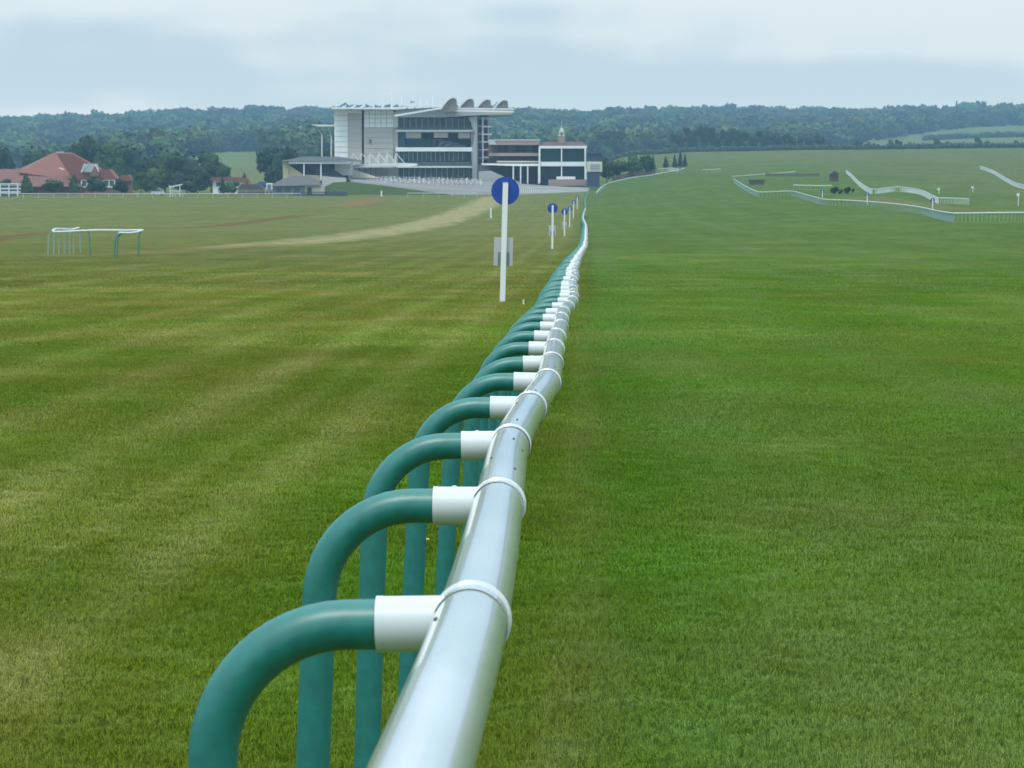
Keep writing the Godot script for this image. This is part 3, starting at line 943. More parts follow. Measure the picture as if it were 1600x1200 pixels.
func build_left_village():
	# the big red tiled building
	var D := 805.0
	var b := thing("red_roofed_hall", "large brick hall with sweeping red tiled roofs at far left", "building")
	blk(b, "wall", "brick_red", -60, 288, 128, 306, D, 40.0)
	hip_roof(b, "lower_roof", "tile_dark", [at(-90, 291.5, D - 3), at(130, 291.5, D - 3), at(112, 268, D + 40), at(-90, 268, D + 40)], [at(-60, 264.0, D + 14), at(66, 264.0, D + 14)])
	hip_roof(b, "main_roof", "tile_red", [at(30, 270, D + 8), at(152, 285.0, D + 4), at(168, 268, D + 46), at(30, 264, D + 46)], [at(84, 238.6, D + 22), at(112, 238.2, D + 22)])
	ply(b, "valley_roof", "tile_red", [[88, 240], [113, 240], [152, 262], [153, 284], [127, 292], [108, 272]], D + 3.4, 1.2)
	blk(b, "ridge_vent", "lead", 88, 236.8, 98, 239, D + 22, 2.0)
	ply(b, "skylight", "steel_white", [[91, 262.5], [94, 261.8], [101, 264.8], [98, 265.6]], D - 1.0, 0.4)
	ply(b, "dormer_roof", "lead", [[127, 269], [132.5, 256], [148, 256], [151, 269]], D + 0.6, 6.0)
	ply(b, "dormer_gable", "brick_red", [[139, 275], [148.5, 258.6], [154, 271], [154, 276]], D + 0.2, 3.0)
	strut(b, "dormer_barge", "steel_white", [148, 256], [154.5, 268], D + 0.1, 0.3)
	strut(b, "dormer_barge", "steel_white", [127, 269], [132.5, 256], D + 0.1, 0.3)
	ply(b, "wing_roof", "tile_red", [[120, 281], [122, 270], [150, 264.4], [170, 264.6], [182, 279.4], [182, 281]], D + 1.4, 8.0)
	blk(b, "wing_wall", "brick_red", 126, 281, 181, 306, D + 2.0, 10.0)
	for k in 6: blk(b, "window", "glass" , 128.5 + k * 8.6, 283, 134.6 + k * 8.6, 290, D + 1.7, 0.3)
	blk(b, "window_band", "steel_white", 127, 280.8, 181, 282.2, D + 1.5, 0.5)
	blk(b, "window_band", "steel_white", 127, 291, 181, 293, D + 1.5, 0.5)
	for k in 7: blk(b, "window_frame", "steel_white", 126.6 + k * 8.6, 282.3, 127.8 + k * 8.6, 291, D + 1.45, 0.4)
	var q := thing("small_red_roof_house", "little red roofed house right of the brick hall", "house")
	ply(q, "roof", "tile_red", [[185, 283], [190, 273], [201, 273], [206, 283]], D + 30, 5.0)
	blk(q, "wall", "brick_red", 186, 283.2, 205, 303, D + 31, 4.0)

	var k1 := thing("white_kiosk", "white slatted viewing kiosk at the left edge of the field", "kiosk")
	for y in [288.0, 293.5, 299.0]: blk(k1, "rail_board", "steel_white", -30, y, 28.5, y + 2.2, 722.0, 4.0)
	blk(k1, "wall", "dark_board", -28, 289, 27, 306.5, 722.6, 3.2)
	for x in [0.5, 14.0, 27.5]: strut(k1, "post", "steel_white", [x, 307], [x, 287.5], 721.8, 0.3)
	blk(k1, "roof", "steel_white", -31, 286.6, 29, 287.8, 721.6, 4.8)

	var s := thing("starter_stand", "spindly white viewing stand with small roof at the field edge", "stand")
	ply(s, "roof", "steel_white", [[264, 291.5], [283, 287.6], [283, 289.2], [264, 293]], 716.0, 2.4)
	for x in [266.0, 281.0]:
		strut(s, "post", "steel_white", [x, 307.5], [x, 290], 715.8, 0.16)
		strut(s, "post", "steel_white", [x, 307.3], [x, 290], 718.0, 0.16)
	blk(s, "deck", "grey_board", 265, 297.5, 282, 299, 715.9, 2.2)
	for x in [268.0, 272.0, 276.0]: strut(s, "brace", "steel_white", [x - 3, 307], [x + 2, 299], 715.7, 0.1)

	var bg := thing("red_roofed_bungalow", "white walled bungalow with long red roof below the pasture", "house")
	D = 850.0
	ply(bg, "roof", "tile_red", [[326, 282], [331, 276.6], [385, 277], [391, 287], [382, 282.4]], D, 7.0)
	blk(bg, "wall", "panel_white", 333, 282.2, 383, 303, D + 1.5, 5.0)
	for k in 3: blk(bg, "window", "glass", 338 + k * 15, 285, 344 + k * 15, 291, D + 1.3, 0.3)
	var bh := thing("brown_roofed_barn", "long low barn with brown roof in front of the white bungalow", "barn")
	ply(bh, "roof", "tile_brown", [[370, 295.5], [378, 287.4], [404, 288], [412, 295.5]], 800.0, 6.0)
	blk(bh, "wall", "cream", 371, 295.7, 411, 299, 800.6, 4.6)
	blk(bh, "plinth", "tile_brown", 371, 299.2, 411, 305, 800.4, 4.8)
	var van := thing("white_horsebox", "white horsebox van parked beside the brown roofed barn", "van")
	blk(van, "body", "white_paint", 416, 286, 425, 296.5, 798.0, 5.5)
	blk(van, "cab", "lead", 417, 296.7, 424.6, 300, 798.4, 4.6)
	for x in [417.5, 423.5]:
		var mb := MB.new()
		var wp := at(x, 301.6, 798.2)
		mb.tube(PackedVector3Array([wp, wp - Vector3(0, 0, 0.3)]), 0.42, 10)
		put("wheel", mb.mesh(), M.dark, van)
	blk(van, "rear_door", "dark_board", 417.6, 288, 423.4, 295.6, 797.9, 0.12)
	var car := ["silver car parked by the trees beside the starter stand", "blue car parked behind the brown roofed barn"]
	for i in 2:
		var cx: float = [246.0, 408.0][i]
		var cy: float = [302.5, 290.5][i]
		var dd: float = [735.0, 812.0][i]
		var cc := thing("parked_car", car[i], "car")
		blk(cc, "body", ["lead", "sign_blue"][i], cx - 10, cy - 3.4, cx + 10, cy + 1.4, dd, 1.8)
		ply(cc, "cabin", "glass", [[cx - 6, cy - 3.5], [cx - 4, cy - 6.6], [cx + 4, cy - 6.6], [cx + 7, cy - 3.5]], dd + 0.15, 1.5)
		for x in [cx - 6, cx + 6.5]:
			var mb := MB.new()
			var wp := at(x, cy + 1.4, dd - 0.02)
			mb.tube(PackedVector3Array([wp, wp - Vector3(0, 0, 0.25)]), 0.34, 10)
			put("wheel", mb.mesh(), M.dark, cc)

func build_trees():
	var l := [
		# called, label, kind, leaf, x, base row (or distance when negative), height px, width px, trunk
		["young_tree", "small dark tree against the red hall, leftmost of the row", "round0", "leaf_dark", 8, -790, 24, 22, 0.1],
		["young_tree", "pointed dark tree in front of the lower red roof", "cone0", "leaf_mid", 41, -778, 32, 27, 0.08],
		["young_tree", "broad dark tree on a short trunk before the red hall", "round1", "leaf_mid", 83, -776, 28, 34, 0.14],
		["young_tree", "pointed tree between the broad tree and the white dormer", "cone1", "leaf_mid", 116, -778, 31, 22, 0.08],
		["young_tree", "dark rounded tree covering the windows under the dormer", "round2", "leaf_dark", 152, -772, 30, 33, 0.12],
		["young_tree", "low dark tree right of the brick hall's wing", "round3", "leaf_dark", 189, -776, 25, 24, 0.1],
		["young_tree", "bright green tree beside the dark ones left of the starter stand", "round0", "leaf_light", 220, -770, 36, 28, 0.08],
		["large_tree", "tall mid green tree behind the bright green one", "round1", "leaf_mid", 240, -800, 50, 42, 0.05],
		["large_tree", "dark spreading tree left of the pasture gap, tallest of its clump", "round2", "leaf_dark", 292, -900, 66, 72, 0.05],
		["large_tree", "mid green spreading tree at the edge of the pale pasture", "round3", "leaf_mid", 330, -920, 62, 50, 0.05],
		["large_tree", "loose rounded tree standing out into the pale pasture", "round0", "leaf_mid", 349, -905, 42, 28, 0.05],
		["large_tree", "dark tree behind the starter stand's roof", "round1", "leaf_dark", 258, -930, 74, 60, 0.04],
		["large_tree", "dark tree above the right wing of the red hall", "round2", "leaf_dark", 205, -950, 78, 66, 0.04],
		["large_tree", "tall green tree behind the white dormer", "round3", "leaf_mid", 160, -960, 76, 60, 0.04],
		["large_tree", "dark green tree behind the hall's ridge, on its right", "round0", "leaf_dark", 128, -960, 84, 50, 0.04],
		["large_tree", "dark tree left of the hall's main roof", "round1", "leaf_dark", 58, -960, 76, 46, 0.04],
		["large_tree", "dark blue-green tree cut by the photograph's left edge", "round2", "leaf_conifer", 2, -940, 78, 48, 0.04],
		["large_tree", "light green tree between the hall and the dark clump", "round3", "leaf_light", 178, -940, 54, 36, 0.04],
		["garden_tree", "dark tree left of the bungalow, in front of its wall", "round0", "leaf_dark", 308, -790, 36, 46, 0.06],
		["garden_tree", "small rounded tree right of the starter stand", "round1", "leaf_dark", 295, -775, 26, 28, 0.08],
		["garden_tree", "narrow dark tree before the bungalow's white wall", "cone0", "leaf_dark", 348, -790, 27, 14, 0.05],
		["garden_tree", "low rounded tree covering the bungalow's middle", "round2", "leaf_mid", 361, -785, 23, 22, 0.05],
		["pasture_tree", "single pointed conifer standing in the pale pasture", "cone1", "leaf_conifer", 382, -1020, 26, 15, 0.1],
		["cedar_tree", "big dark cedar left of the yellow stand", "pine0", "leaf_conifer", 416, -930, 72, 46, 0.02],
		["cedar_tree", "big dark tree touching the yellow stand's wall", "round2", "leaf_conifer", 440, -915, 76, 54, 0.03],
		["cedar_tree", "dark tree behind the yellow stand's roof", "round1", "leaf_dark", 478, -930, 60, 60, 0.03],
		["large_tree", "rounded dark tree below the side canopy posts", "round3", "leaf_dark", 510, -930, 66, 34, 0.03],
		["paddock_tree", "dark rounded tree right of the cream sign board", "round0", "leaf_dark", 948, -900, 40, 34, 0.1],
		["paddock_tree", "light green tree next to the dark one by the sign board", "round1", "leaf_mid", 968, -905, 34, 28, 0.12],
		["paddock_tree", "leafy tree in the middle of the paddock clump", "round2", "leaf_mid", 990, -900, 37, 28, 0.14],
		["paddock_tree", "dark leafy tree at the right of the paddock clump", "round3", "leaf_dark", 1010, -905, 31, 24, 0.16],
		["conifer_tree", "slim conifer behind the left of the paddock clump", "cone0", "leaf_conifer", 967, -960, 26, 7, 0.1],
		["conifer_tree", "slim conifer rising above the middle of the paddock clump", "cone1", "leaf_conifer", 994, -960, 30, 8, 0.1],
		["conifer_tree", "slim conifer right of the paddock clump", "cone0", "leaf_conifer", 1020, -965, 27, 9, 0.1],
		["conifer_tree", "separate conifer standing alone before the white paling", "cone1", "leaf_conifer", 1040, -985, 21, 11, 0.18],
		["conifer_tree", "conifer left in the group of three at the rail's end", "cone0", "leaf_conifer", 1054, -985, 22, 9, 0.1],
		["conifer_tree", "tallest conifer in the group of three at the rail's end", "cone1", "leaf_conifer", 1063, -990, 26, 10, 0.08],
		["conifer_tree", "conifer right in the group of three at the rail's end", "cone0", "leaf_conifer", 1070, -985, 22, 8, 0.08],
		["hedgerow_tree", "dark bushy tree at the wood's right end on the hedge", "round0", "leaf_dark", 1280, -1420, 24, 18, 0.05],
		["hedgerow_tree", "rounded dark tree on the hedge, right of the wood", "round1", "leaf_dark", 1340, -1420, 17, 15, 0.05],
		["hedgerow_tree", "small pale tree on the hedge next to a dark one", "round2", "leaf_mid", 1357, -1425, 14, 9, 0.05],
		["hedgerow_tree", "pale scrubby tree on the middle of the hedge", "round3", "leaf_mid", 1391, -1425, 15, 9, 0.05],
		["hedgerow_tree", "round dark tree in the middle of the far hedge", "round0", "leaf_dark", 1403, -1420, 15, 13, 0.05],
		["hedgerow_tree", "thin greyish tree right of the hedge's round dark tree", "round1", "leaf_gold", 1420, -1430, 13, 9, 0.1],
		["hedgerow_tree", "round dark tree on the hedge below the pale field", "round2", "leaf_dark", 1464, -1420, 17, 15, 0.05],
		["hedgerow_tree", "tiny tree on the hedge right of the round one", "round3", "leaf_mid", 1480, -1430, 11, 9, 0.05],
		["hedgerow_tree", "pale tree on the hedge near the right edge", "round0", "leaf_mid", 1527, -1425, 17, 13, 0.08],
		["hedgerow_tree", "low dark tree on the hedge near the right edge", "round1", "leaf_dark", 1541, -1422, 13, 11, 0.05],
		["hedgerow_tree", "rightmost dark tree standing on the far hedge", "round2", "leaf_dark", 1588, -1420, 13, 9, 0.05],
		["skyline_tree", "tall pointed conifer breaking the skyline at right", "cone0", "leaf_conifer", 1493, -3600, 26, 10, 0.05],
		["skyline_tree", "dark domed tree breaking the skyline at far right", "round3", "leaf_conifer", 1530, -3620, 25, 22, 0.05]]
	var k := 0
	for t in l:
		var d: float = -t[5]
		var p := stand(t[4], d)
		var s := d / F
		k += 1
		tree(t[0], t[1], t[2], t[3], p, t[6] * s / 0.97, t[7] * s * 1.08, t[8], {"young_tree": "trees before the red roofed hall", "large_tree": "big trees behind the field edge", "conifer_tree": "slim conifers by the paddock", "hedgerow_tree": "trees along the far hedge", "paddock_tree": "trees beside the cream board"}.get(t[0], ""), k * 1.7)
	# the dark pine wood on the crest: single trees in front, each its own
	var r := RandomNumberGenerator.new()
	r.seed = 9
	var tops := [[1052, 206], [1062, 203], [1072, 198], [1082, 199], [1092, 194], [1101, 192], [1110, 199], [1119, 202], [1128, 201], [1138, 198], [1146, 200], [1156, 203], [1166, 204], [1176, 206], [1186, 204], [1196, 205], [1206, 208], [1216, 208], [1227, 210], [1238, 211], [1250, 214], [1262, 214]]
	var where := ["at the left end", "left of the tallest crown", "under the highest crowns", "in the middle", "right of the middle", "towards the right end"]
	for i in tops.size():
		var d := 1440.0 + r.randf_range(-15, 25)
		var p := stand(tops[i][0], d)
		var base := py_of(p)
		var h: float = (maxf(base, 236.0) - tops[i][1]) * d / F
		tree("pine_tree", "dark pine of the crest wood, number %s from its left" % ["one", "two", "three", "four", "five", "six", "seven", "eight", "nine", "ten", "eleven", "twelve", "thirteen", "fourteen", "fifteen", "sixteen", "seventeen", "eighteen", "nineteen", "twenty", "twenty-one", "twenty-two"][i], ["pine0", "round1", "pine1", "round2"][i % 4], "leaf_dark" if i % 3 else "leaf_conifer", p, h, r.randf_range(12, 17) * d / F, 0.12 if i % 2 else 0.2, "pines of the wood on the crest", i * 2.1)
	# hedges
	hedge("far_hedge", "long dark hedge along the crest of the right hand field", 950.0, 1680.0, 1405.0, 9.0, 2.6)
	hedge("field_hedge", "dark hedge belt between two pale fields at upper right", 1446.0, 1680.0, 2330.0, 8.0, 5.0)
	# shrubs by the right rail
	for q in [[1304, 303, 11, 13, "wide clipped bush, leftmost of the four by the brown hut"], [1313.5, 303, 9, 7, "narrow clipped bush, second of the four by the brown hut"], [1324, 303, 11, 11, "wide clipped bush, third of the four by the brown hut"], [1333, 301, 8, 4, "thinnest bush, rightmost of the four by the brown hut"]]:
		var p := hit(q[0], q[1])
		var s := -p.z / F
		tree("clipped_bush", q[4], "round%d" % (int(q[0]) % 4), "leaf_dark", p - Vector3(0, 0.1, 0), q[2] * s * 1.1, q[3] * s * 1.2, 0.0, "bushes by the brown hut")

func hedge(called: String, label: String, x0: float, x1: float, d: float, step_px: float, h: float):
	var mb := MB.new()
	var r := RandomNumberGenerator.new()
	r.seed = int(x0)
	var x := x0
	while x < x1:
		var p := stand(x, d + r.randf_range(-2, 2))
		var hh2 := h * r.randf_range(0.85, 1.2)
		var w := step_px * d / F * 0.75
		mb.lathe([[w * 0.8, -0.3], [w, hh2 * 0.4], [w * 0.85, hh2 * 0.8], [w * 0.3, hh2]], p, 7)
		for k in 26:
			var a := r.randf() * TAU
			var q := p + Vector3(cos(a) * w, r.randf() * hh2, sin(a) * w)
			var s := r.randf_range(0.3, 0.8)
			mb.tri(q + Vector3(-s, 0, 0), q + Vector3(0, s, r.randf_range(-s, s)), q + Vector3(s, r.randf_range(-s, s), 0))
		x += step_px
	var o := put(called, mb.mesh(), M.hedge_leaf)
	tag(o, label, "hedge")

# ------------------------------------------------------------------ rails in the distance
func far_rail(called: String, label: String, line: Array, spacing: float, post: String, rad := 0.06, sweep := 0.0, group := ""):
	var o := thing(called, label, "rail", Vector3.ZERO, group)
	var cv := Curve3D.new()
	for q in line:
		cv.add_point(q)
	# smooth the corners
	for i in range(1, line.size() - 1):
		var t: Vector3 = (line[i + 1] - line[i - 1]) * 0.17
		cv.set_point_in(i, -t)
		cv.set_point_out(i, t)
	var n := maxi(2, int(cv.get_baked_length() / spacing))
	var path := PackedVector3Array()
	var feet := []
	for i in n + 1:
		var p := cv.sample_baked(cv.get_baked_length() * i / n)
		p.y = height(p.x, -p.z)
		feet.append(p)
		path.append(p + Vector3(0, RAIL_H + 0.05, 0))
	var mb := MB.new()
	mb.tube(path, rad, 8)
	put("rail_tube", mb.mesh(), M.rail_far, o)
	var pm := MB.new()
	if sweep > 0.0:
		pm.tube(PackedVector3Array([Vector3(-sweep, 0, 0), Vector3(-sweep * 0.95, 0.5, 0), Vector3(-sweep * 0.7, 0.85, 0), Vector3(-sweep * 0.3, 1.03, 0), Vector3(0, 1.1, 0)]), 0.04, 7)
	else:
		pm.tube(PackedVector3Array([Vector3(0, -0.05, 0), Vector3(0, 0.6, 0), Vector3(0, 1.1, 0)]), 0.035, 6)
	var me := pm.mesh()
	var rest := MB.new()
	for i in n + 1:
		if i >= 298:
			rest.box(feet[i] + Vector3(0, 0.55, 0), Vector3(0.09, 1.1, 0.09))
			continue
		var p := put("post", me, M[post], o)
		p.position = feet[i]
		if sweep > 0.0:
			var t: Vector3 = feet[mini(i + 1, n)] - feet[maxi(i - 1, 0)]
			p.rotation.y = atan2(-t.x, -t.z)
	if rest.v.size():
		put("far_posts", rest.mesh(), M[post], o).set_meta("kind", "stuff")
	return o

func hits(l: Array) -> Array:
	return l.map(func(q): return hit(q[0], q[1]))

func build_far_rails():
	far_rail("course_rail", "long white rail bounding the right side of the course up to the far corner", hits([[1490, 347.5], [1450, 338], [1420, 332], [1380, 327], [1330, 323], [1290, 321], [1270, 316], [1240, 307], [1215, 307], [1190, 308], [1180, 306], [1160, 295], [1146, 285]]), 1.3, "post_pale", 0.075)
	far_rail("course_rail", "short white rail running right from the far corner of the course", hits([[1143, 281.5], [1170, 279.5], [1200, 277], [1225, 275.5], [1243, 273]]), 3.0, "post_pale", 0.075)
	far_rail("course_rail", "white rail curving away beyond the stands towards the conifers", hits([[932, 308], [938, 300], [947, 293], [960, 289], [990, 282.5], [1015, 279], [1040, 274], [1058, 271], [1070, 267]]), 2.6, "post_pale", 0.10)
	far_rail("course_rail", "closely posted pale rail leaving the photograph at the right edge", hits([[1700, 345], [1600, 346.5], [1540, 347], [1491, 347.5]]), 0.5, "post_pale", 0.075)
	far_rail("white_fence", "short white paling of close slats at the lower end of the snaking fence", hits([[1466.5, 318.5], [1490, 319], [1514, 320]]), 0.42, "rail_far", 0.07)
	far_rail("white_fence", "close posted white fence snaking down the right hand field", hits([[1322, 271], [1332, 280], [1345, 293], [1358, 301.5], [1366, 303], [1380, 301.5], [1400, 299.5], [1420, 301], [1440, 305], [1455, 313], [1466, 318.5]]), 0.7, "rail_far", 0.07)
	far_rail("white_fence", "white fence descending out of the photograph at the right edge", hits([[1531, 264], [1550, 271], [1570, 283], [1590, 293], [1620, 300]]), 1.1, "rail_far", 0.07)
	far_rail("white_hurdle", "short white rail standing alone on the far slope of the course", hits([[1097, 270.5], [1112, 270], [1126, 269]]), 3.0, "rail_far", 0.075)
	far_rail("white_paling", "white paling behind the lone conifer at the rail's end", hits([[1028, 268], [1045, 267], [1060, 268]]), 1.2, "rail_far", 0.075)
	far_rail("white_paling", "low white paling below the grey sheds by the brown hut", hits([[1240, 296], [1270, 297], [1300, 297]]), 2.0, "post_pale", 0.09)
	far_rail("field_edge_rail", "long white rail along the far edge of the left field", hits([[-80, 309], [100, 309], [200, 309.3], [330, 309], [440, 309], [470, 308.5]]), 4.0, "rail_far", 0.07)
	far_rail("field_edge_rail", "white rail with end hoops below the terrace", hits([[637, 308], [680, 308], [745, 308.5]]), 4.0, "rail_far", 0.07)
	# black railings under the bank
	var o := thing("black_railing", "row of dark railings at the foot of the weighing house", "railing")
	for k in 30: strut(o, "post", "dark_blue", [460 + k * 2.8, 307.5], [460 + k * 2.8, 300], 742.0, 0.16)
	strut(o, "top_rail", "dark_blue", [459, 300.4], [543, 300.4], 742.0, 0.25)
	strut(o, "lower_rail", "dark_blue", [459, 304.5], [543, 304.5], 742.0, 0.5)
	# the picket fence and the brown fence by the track
	var w := thing("white_picket_fence", "white picket fence along the track below the stands", "fence")
	for k in 40: strut(w, "picket", "rail_far", [796 + k * 3.1, 302], [796 + k * 3.1, 291.5 + k * 0.05], 776.0, 0.30)
	strut(w, "top_rail", "rail_far", [795, 292.2], [918, 294], 775.8, 0.2)
	var br := thing("brown_fence", "brown close boarded fence under the paddock trees", "fence")
	for k in 20:
		var p := stand(958 + k * 3.4, 880.0 + k * 3.0)
		var mb := MB.new()
		mb.box(p + Vector3(0, 0.7, 0), Vector3(0.72, 1.9, 0.08))
		put("board", mb.mesh(), M.fence_brown, br)
	# loose length of rail in the left field
	var lh := thing("spare_rail", "loose hooped length of white rail standing on the left field", "rail")
	var P := func(x: float, y: float, d: float) -> Vector3: return at(x, y, d)
	var d0 := 0.0
	var f := hit(215, 402)
	d0 = -f.z
	var top := PackedVector3Array()
	for q in [[123, 356, 14], [112, 358.5, 12], [100, 358.2, 10], [88, 357.5, 9], [82.5, 359.5, 7], [84, 362, 6], [95, 362.2, 5.5], [130, 360.4, 4.5], [160, 359.6, 3.5], [200, 360, 2], [223, 359.6, 0.6], [214, 362.5, -1.2], [203, 364, -1.6], [185.5, 363.6, -2]]:
		top.append(P.call(q[0], q[1], d0 + q[2]))
	var tb := MB.new()
	tb.tube(top, 0.055, 10)
	put("rail_tube", tb.mesh(), M.rail_far, lh)
	for q in [[222, 360, 216, 402, 0.6, 0], [191, 364, 178, 403, -1.8, 0], [188, 366, 183, 399, 0.2, 0], [137, 361, 141, 397, 4, 0], [122, 357, 126, 390, 14, 1], [82, 362, 75, 398, 6.5, 1], [85, 363, 84, 393, 8, 1], [92, 362, 92, 392, 9, 1], [100, 362, 101, 392, 10, 1], [108, 362, 109, 391, 11, 1], [114, 361, 115, 391, 12, 1]]:
		var a: Vector3 = P.call(q[0], q[1], d0 + q[4])
		var b: Vector3 = P.call(q[2], q[3], d0 + q[4])
		b.y = height(b.x, -b.z)
		var mb := MB.new()
		var side := Vector3(b.x - a.x, 0, 0)
		mb.tube(PackedVector3Array([a, a + side * 0.45 + Vector3(0, -0.1, 0), a + side * 0.8 + Vector3(0, -0.32, 0), b.lerp(a, 0.35) + side * 0.25, b]), 0.042, 9)
		put("post", mb.mesh(), M.post_teal if q[5] == 0 else M.post_pale, lh)

func build_small_things():
	# huts and sheds in the infield at right
	var h := thing("brown_hut", "small brown hut in the infield behind the clipped bushes", "hut")
	var p := hit(1305, 284)
	var d := -p.z
	blk(h, "wall", "fence_brown", 1298, 272, 1310, 284.5, d, 3.5)
	ply(h, "roof", "tile_brown", [[1297, 272], [1304, 266.5], [1312, 272]], d - 0.3, 4.1)
	var g := thing("grey_shed", "long low grey sheds inside the far corner of the course", "shed")
	p = hit(1180, 289)
	d = -p.z
	blk(g, "wall", "shed_grey", 1172, 282.5, 1194, 290, d, 4.0)
	blk(g, "roof", "slate_brown", 1171, 280.5, 1195, 282.3, d - 0.4, 5.0)
	var f := thing("grey_screen", "long low grey fence panel in the infield left of the brown hut", "screen")
	p = hit(1260, 280)
	d = -p.z
	for k in 8: blk(f, "panel", "shed_grey", 1196 + k * 10.6, 270.8, 1206 + k * 10.6, 275.6, d, 0.15)
	# white direction posts in the right field
	for q in [[1467, 294, 303, "white flagged post in the right field above the fence's end"], [1520, 291, 300, "white flagged post in the right field above the plain slope"], [1591, 302, 322, "tall white flagged post nearest the right edge"]]:
		var b := hit(q[0], q[2])
		var s := -b.z / F
		var o := thing("white_flag_post", q[3], "post", b, "white flagged posts in the right field")
		var mb := MB.new()
		mb.tube(PackedVector3Array([Vector3(0, -0.1, 0), Vector3(0, (q[2] - q[1]) * s * 0.5, 0), Vector3(0, (q[2] - q[1]) * s, 0)]), 0.06, 7)
		put("pole", mb.mesh(), M.white_paint, o)
		mb = MB.new()
		mb.box(Vector3(-0.05, (q[2] - q[1]) * s - 0.25, 0), Vector3(0.5, 0.45, 0.06))
		put("flag_board", mb.mesh(), M.white_paint, o)
	# low white marker in the left field near the big sign
	for q in [[767, 341, 325, "small white marker post on the pale track left of the big sign"], [818, 476, 468, "tiny white peg in the turf beside the rail"], [596, 307, 298, "low grey marker post at the foot of the grass bank"]]:
		var b := hit(q[0], q[1])
		var s := -b.z / F
		var o := thing("marker_peg", q[3], "peg", b)
		var mb := MB.new()
		mb.tube(PackedVector3Array([Vector3(0, -0.05, 0), Vector3(0, (q[1] - q[2]) * s, 0)]), 1.1 * s, 8)
		put("stem", mb.mesh(), M.white_paint, o)
		mb = MB.new()
		mb.lathe([[2.2 * s, 0.0], [2.2 * s, 0.8 * s], [0.8 * s, 1.6 * s]], Vector3.ZERO, 8)
		put("foot", mb.mesh(), M.grey_board, o)
	# white tables with seats on the terrace
	var rr := RandomNumberGenerator.new()
	rr.seed = 4
	var proto: Node3D = null
	for k in 88:
		var x := 590.0 + (k % 22) * 7.4 + rr.randf_range(-2, 2)
		var y := 281.0 + (x - 590.0) * 0.02 + floorf(k / 22.0) * 2.2 + rr.randf_range(-0.4, 0.4)
		var o: Node3D
		if proto == null:
			o = thing("terrace_table", "", "table")
			var mb := MB.new()
			mb.box(Vector3(0, 0.75, 0), Vector3(1.1, 0.06, 0.8))
			put("table_top", mb.mesh(), M.white_paint, o)
			for sx in [-0.45, 0.45]:
				mb = MB.new()
				mb.bar(Vector3(sx, 0, 0), Vector3(sx, 0.72, 0), 0.08)
				put("leg", mb.mesh(), M.lead, o)
			for sx in [-0.85, 0.85]:
				mb = MB.new()
				mb.box(Vector3(sx, 0.45, 0), Vector3(0.4, 0.05, 0.42))
				mb.box(Vector3(sx * 1.2, 0.72, 0), Vector3(0.05, 0.55, 0.42))
				mb.bar(Vector3(sx, 0, 0), Vector3(sx, 0.45, 0), 0.06)
				put("chair", mb.mesh(), M.brick_pink if sx < 0 else M.white_paint, o)
			proto = o
		else:
			o = proto.duplicate()
			o.name = numbered("terrace_table")
			add_child(o)
		o.position = at(x, y, 809.0 - floorf(k / 22.0) * 3.6)
		o.rotation.y = rr.randf_range(-0.6, 0.6)
		o.scale = Vector3.ONE * rr.randf_range(1.0, 1.35)
		tag(o, "white table with pale chairs out on the concrete terrace", "table", "tables on the viewing terrace")

# ------------------------------------------------------------------ the blue disc markers
func make_marker(label: String, h: float, board: bool) -> Node3D:
	var o := thing("distance_marker", label, "marker post", Vector3.ZERO, "blue disc distance markers")
	var mb := MB.new()
	mb.box(Vector3(0, h * 0.49, 0), Vector3(0.125, h * 1.02 - 0.02, 0.09))
	mb.box(Vector3(0, h + 0.0, 0), Vector3(0.13, 0.012, 0.095))
	put("post", mb.mesh(), M.white_paint, o)
	mb = MB.new()
	mb.tube(PackedVector3Array([Vector3(0, h - 0.19, -0.055), Vector3(0, h - 0.19, -0.075)]), 0.328, 48)
	put("disc", mb.mesh(), M.sign_blue, o)
	if board:
		mb = MB.new()
		mb.box(Vector3(-0.01, h * 0.42, -0.09), Vector3(0.44, 0.66, 0.03))
		var b := put("back_board", mb.mesh(), M.grey_board, o)
		mb = MB.new()
		mb.box(Vector3(0.0, h * 0.42 - 0.17, -0.06), Vector3(0.26, 0.31, 0.04))
		put("dark_plate", mb.mesh(), M.dark_board, b)
		mb = MB.new()
		mb.bar(Vector3(0.0, 0.0, -0.11), Vector3(0, h * 0.42 - 0.3, -0.11), 0.05)
		put("board_leg", mb.mesh(), M.dark_board, o)
	return o

func build_markers():
	var l := [[785, 471, 790, 286, "largest white post with blue disc and grey board, nearest the camera"], [863, 389, 863.5, 321, "second blue disc marker along the rail, with a grey board"], [882, 369, 882, 328, "third blue disc marker along the rail, with a small board"], [890, 354.5, 890.3, 324, "fourth blue disc marker, faint beyond the third"], [895.7, 341, 896.5, 314, "fifth blue disc marker, small and close to the rail"], [902, 327, 902, 306, "sixth and farthest blue disc marker near the stands"]]
	for k in l.size():
		var q: Array = l[k]
		var b := hit(q[0], q[1])
		var h: float = (q[1] - q[3]) * -b.z / F
		var o := make_marker(q[4], h, k < 3)
		o.position = b
		o.rotation.z = -atan2(q[2] - q[0], q[1] - q[3])
	for q in [[1285, 309, 297, "small blue disc marker on the right rail, left of the three"], [1355, 320, 302, "small blue disc marker on the right rail, middle of the three"], [1457, 336, 311, "blue disc marker on the right rail, nearest of the three"]]:
		var b := hit(q[0], q[1])
		var h: float = (q[1] - q[2]) * -b.z / F
		var o := make_marker(q[3], h, false)
		o.position = b

